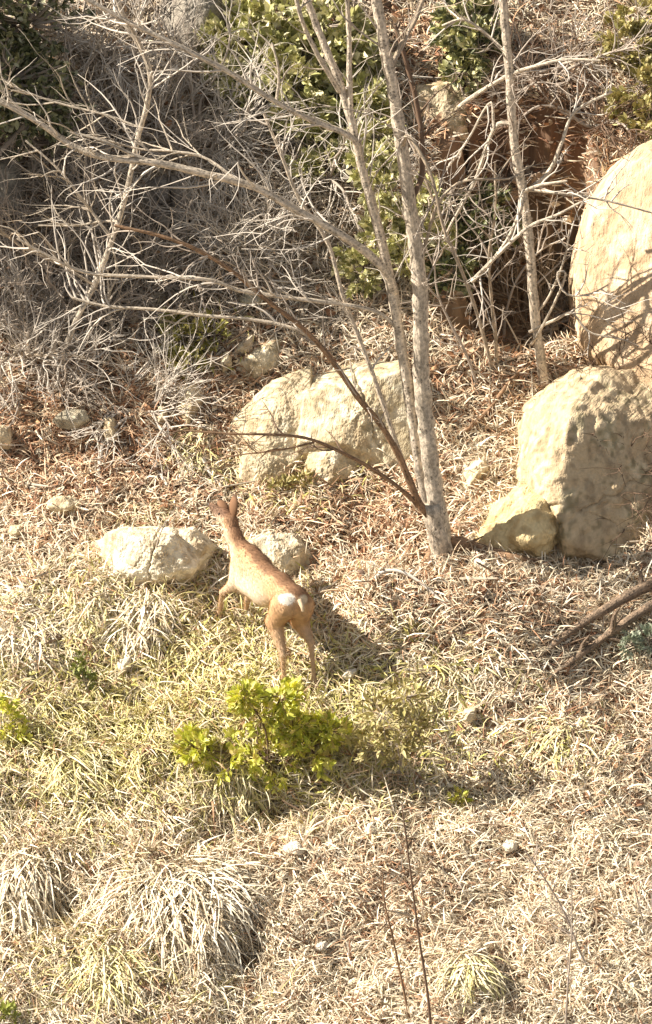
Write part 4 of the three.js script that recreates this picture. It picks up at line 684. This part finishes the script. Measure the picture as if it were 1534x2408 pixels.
  const up = V(0, 1, 0), back = ['hip', 'loin', 'mid', 'withers', 'neck0', 'neck1', 'poll', 'brow'].map((n) => j[n].clone().addScaledVector(up, /neck|poll|brow/.test(n) ? 0.05 : 0.085).add(V(0.05, 0, 0)));  // dark dorsal coat, shifted right to paint the side turned from the sun
  const bellyLine = ['belly', 'brisket', 'breast'].map((n) => j[n].clone().addScaledVector(up, -0.08));
  const lens = (v, c) => Math.hypot(v.x - c.x, 1.9 * (v.y - c.y), v.z - c.z);
  const patchL = J(675, 1408, h - 0.1), patchR = J(716, 1411, h - 0.06), heading = j.chest.clone().sub(j.hip).normalize();
  const COAT = [0.61, 0.385, 0.205], DORSAL_SHADE = [0.27, 0.145, 0.075], PALE = [0.8, 0.68, 0.52], WHITE = [0.83, 0.78, 0.68], FACE = [0.19, 0.095, 0.05];
  colored(g, (v) => {
    let db = 9; for (let i = 0; i + 1 < back.length; i++) db = Math.min(db, seg(v, back[i], back[i + 1]));
    let dv = 9; for (let i = 0; i + 1 < bellyLine.length; i++) dv = Math.min(dv, seg(v, bellyLine[i], bellyLine[i + 1]));
    const n = 0.008 * n3(v.x * 14, v.y * 14, v.z * 14) + 0.006 * n3(v.x * 70, v.y * 70, v.z * 70);
    let c = mix3(DORSAL_SHADE, COAT, sstep(0.06, 0.115, db + n)); c = mix3(c, PALE, 0.9 * sstep(0.24, 0.09, dv + n));
    const dthroat = Math.min(seg(v, j.chin, j.jaw.clone().addScaledVector(up, -0.03)), seg(v, j.jaw.clone().addScaledVector(up, -0.03), j.breast.clone().add(V(-0.04, 0, 0.02))));
    c = mix3(c, PALE, 0.8 * sstep(0.07, 0.03, dthroat + n));
    const dface = seg(v, j.brow.clone().addScaledVector(up, 0.02), j.muzzle.clone().addScaledVector(up, 0.012)); c = mix3(c, FACE, 0.9 * sstep(0.058, 0.03, dface + 0.5 * n));
    for (const b of B) if (b.leg) { const d = seg(v, b.a, b.a.clone().add(b.d)); c = mix3(c, [0.66, 0.47, 0.3], 0.7 * sstep(0.06, 0.025, d)); }
    c = mix3(c, WHITE, sstep(0.062, 0.045, lens(v, patchL) + 0.6 * n)); c = mix3(c, [0.74, 0.63, 0.46], 0.9 * sstep(0.06, 0.042, lens(v, patchR) + 0.6 * n));
    return mul3(c, 0.95 + 12 * n + 0.1 * n3(v.x * 18 + v.z * 10, v.y * 40, v.z * 18));
  });
  const fur = new THREE.MeshPhysicalMaterial({ vertexColors: true, roughness: 0.8, sheen: 0.35, sheenRoughness: 0.5, sheenColor: new THREE.Color(0.8, 0.6, 0.4) });
  const body = mesh('body', g, fur, t);
  { // short hair lying back along the coat
    const rand = rng(77), P = g.attributes.position, N = g.attributes.normal, C = g.attributes.color, pos = [], col = [], p = V(), n = V(), d = V(), sd = V();
    for (let i = 0; i < P.count; i++) for (let k = 0; k < 2; k++) {
      p.fromBufferAttribute(P, i); n.fromBufferAttribute(N, i); if (rand() < 0.3) continue;
      d.copy(heading).multiplyScalar(-1).add(V(0, -0.5, 0)); d.addScaledVector(n, -d.dot(n)).normalize().addScaledVector(n, 0.25 + 0.3 * rand()).addScaledVector(randDir(rand), 0.3).normalize();
      sd.crossVectors(d, n).normalize(); const l = 0.008 + 0.014 * rand(), w = 0.0013; p.addScaledVector(randDir(rand), 0.004).addScaledVector(n, -0.001); const m = 0.75 + 0.5 * rand();
      pos.push(p.x - sd.x * w, p.y - sd.y * w, p.z - sd.z * w, p.x + sd.x * w, p.y + sd.y * w, p.z + sd.z * w, p.x + d.x * l, p.y + d.y * l, p.z + d.z * l);
      for (let q = 0; q < 3; q++) col.push(C.getX(i) * m, C.getY(i) * m, C.getZ(i) * m);
    }
    const hg = new THREE.BufferGeometry(); hg.setAttribute('position', new THREE.Float32BufferAttribute(pos, 3)); hg.setAttribute('color', new THREE.Float32BufferAttribute(col, 3)); hg.computeVertexNormals();
    const hm = mesh('fur', hg, new THREE.MeshStandardMaterial({ vertexColors: true, roughness: 0.8, side: THREE.DoubleSide }), t); hm.userData.kind = 'stuff';
  }
  const plain = (c, r = 0.6) => new THREE.MeshStandardMaterial({ color: new THREE.Color().setRGB(...c), roughness: r });
  const hoofMat = plain([0.05, 0.035, 0.03], 0.45);
  for (const [a, b] of [['fetL', 'toeL'], ['fetR', 'toeR'], ['fetFL', 'toeFL'], ['fetFR', 'toeFR']]) {
    const parts = []; for (const s of [-1, 1]) { const o = V(0.008 * s, 0, 0), p = j[b].clone().add(o); parts.push(tube([j[b].clone().lerp(j[a], 0.35).add(o), p, p.clone().add(V(-0.008, -0.022, -0.014))], 0.01, 0.006, { seg: 6, sides: 8, knob: 0 })); }
    mesh('hoof', mergeGeometries(parts), hoofMat, t);
  }
  const face = j.muzzle.clone().sub(j.brow).normalize(), sideV = V().crossVectors(face, up).normalize();  // right of the face
  for (const s of [-1, 1]) { const e = new THREE.SphereGeometry(0.0095, 12, 10); e.translate(...j.brow.clone().addScaledVector(face, 0.018).addScaledVector(sideV, s * 0.032).addScaledVector(up, 0.01).toArray()); mesh('eye', e, plain([0.02, 0.015, 0.012], 0.1), t); }
  { const e = new THREE.SphereGeometry(0.013, 12, 10); e.scale(1, 0.8, 1); e.translate(...j.muzzle.clone().addScaledVector(face, 0.014).toArray()); mesh('nose', e, plain([0.03, 0.025, 0.022], 0.35), t); }
  const ear = (root, tip, faceDir, label) => {
    const d = tip.clone().sub(root), L = d.length(), Z = d.clone().normalize(), N = faceDir.clone().addScaledVector(Z, -faceDir.dot(Z)).normalize(), X = V().crossVectors(N, Z), pos = [], idx = [], col = [], nu = 10, nv = 8;
    for (const off of [0, 1]) for (let i = 0; i <= nu; i++) for (let k = 0; k <= nv; k++) {
      const u = i / nu, a = (k / nv - 0.5) * 2.6, w = 0.038 * Math.pow(Math.sin(Math.PI * (0.13 + 0.87 * u)), 0.75) + 0.002, r = w - off * 0.004;
      const p = root.clone().addScaledVector(Z, u * L).addScaledVector(X, Math.sin(a) * r).addScaledVector(N, -Math.cos(a) * r * 0.75 + 0.012);
      pos.push(p.x, p.y, p.z); col.push(...(off ? [0.36, 0.23, 0.14] : u > 0.85 ? [0.1, 0.055, 0.03] : [0.21, 0.11, 0.055]));
    }
    const w = nv + 1, o = (nu + 1) * w; for (let i = 0; i < nu; i++) for (let k = 0; k < nv; k++) { const a = i * w + k; idx.push(a, a + 1, a + w, a + 1, a + w + 1, a + w, o + a, o + a + w, o + a + 1, o + a + 1, o + a + w, o + a + w + 1); if (k === 0) idx.push(a, a + w, o + a, a + w, o + a + w, o + a); if (k === nv - 1) { const b = a + 1; idx.push(b, o + b, b + w, b + w, o + b, o + b + w); } }
    const eg = new THREE.BufferGeometry(); eg.setAttribute('position', new THREE.Float32BufferAttribute(pos, 3)); eg.setAttribute('color', new THREE.Float32BufferAttribute(col, 3)); eg.setIndex(idx); eg.computeVertexNormals();
    mesh('ear', eg, new THREE.MeshStandardMaterial({ vertexColors: true, roughness: 0.85, side: THREE.DoubleSide }), t, label);
  };
  ear(j.poll.clone().add(J(546, 1216, h + 0.5)).multiplyScalar(0.5).lerp(J(548, 1214, h + 0.5), 0.9), J(551, 1160, h + 0.46), V(0.75, 0.1, -0.6));
  ear(J(536, 1212, h + 0.54), J(516, 1170, h + 0.6), V(-0.5, 0.1, -0.85));
  { const tg = tube([j.hip.clone().addScaledVector(heading, -0.085).add(V(0, 0.045, 0)), j.hip.clone().addScaledVector(heading, -0.125).add(V(0, 0.025, 0)), j.hip.clone().addScaledVector(heading, -0.135).add(V(0, -0.005, 0))], 0.018, 0.008, { seg: 6, sides: 8, knob: 0.1 }); mesh('tail', tg, plain([0.6, 0.46, 0.3], 0.9), t); }
}
renderer.render(scene, camera);
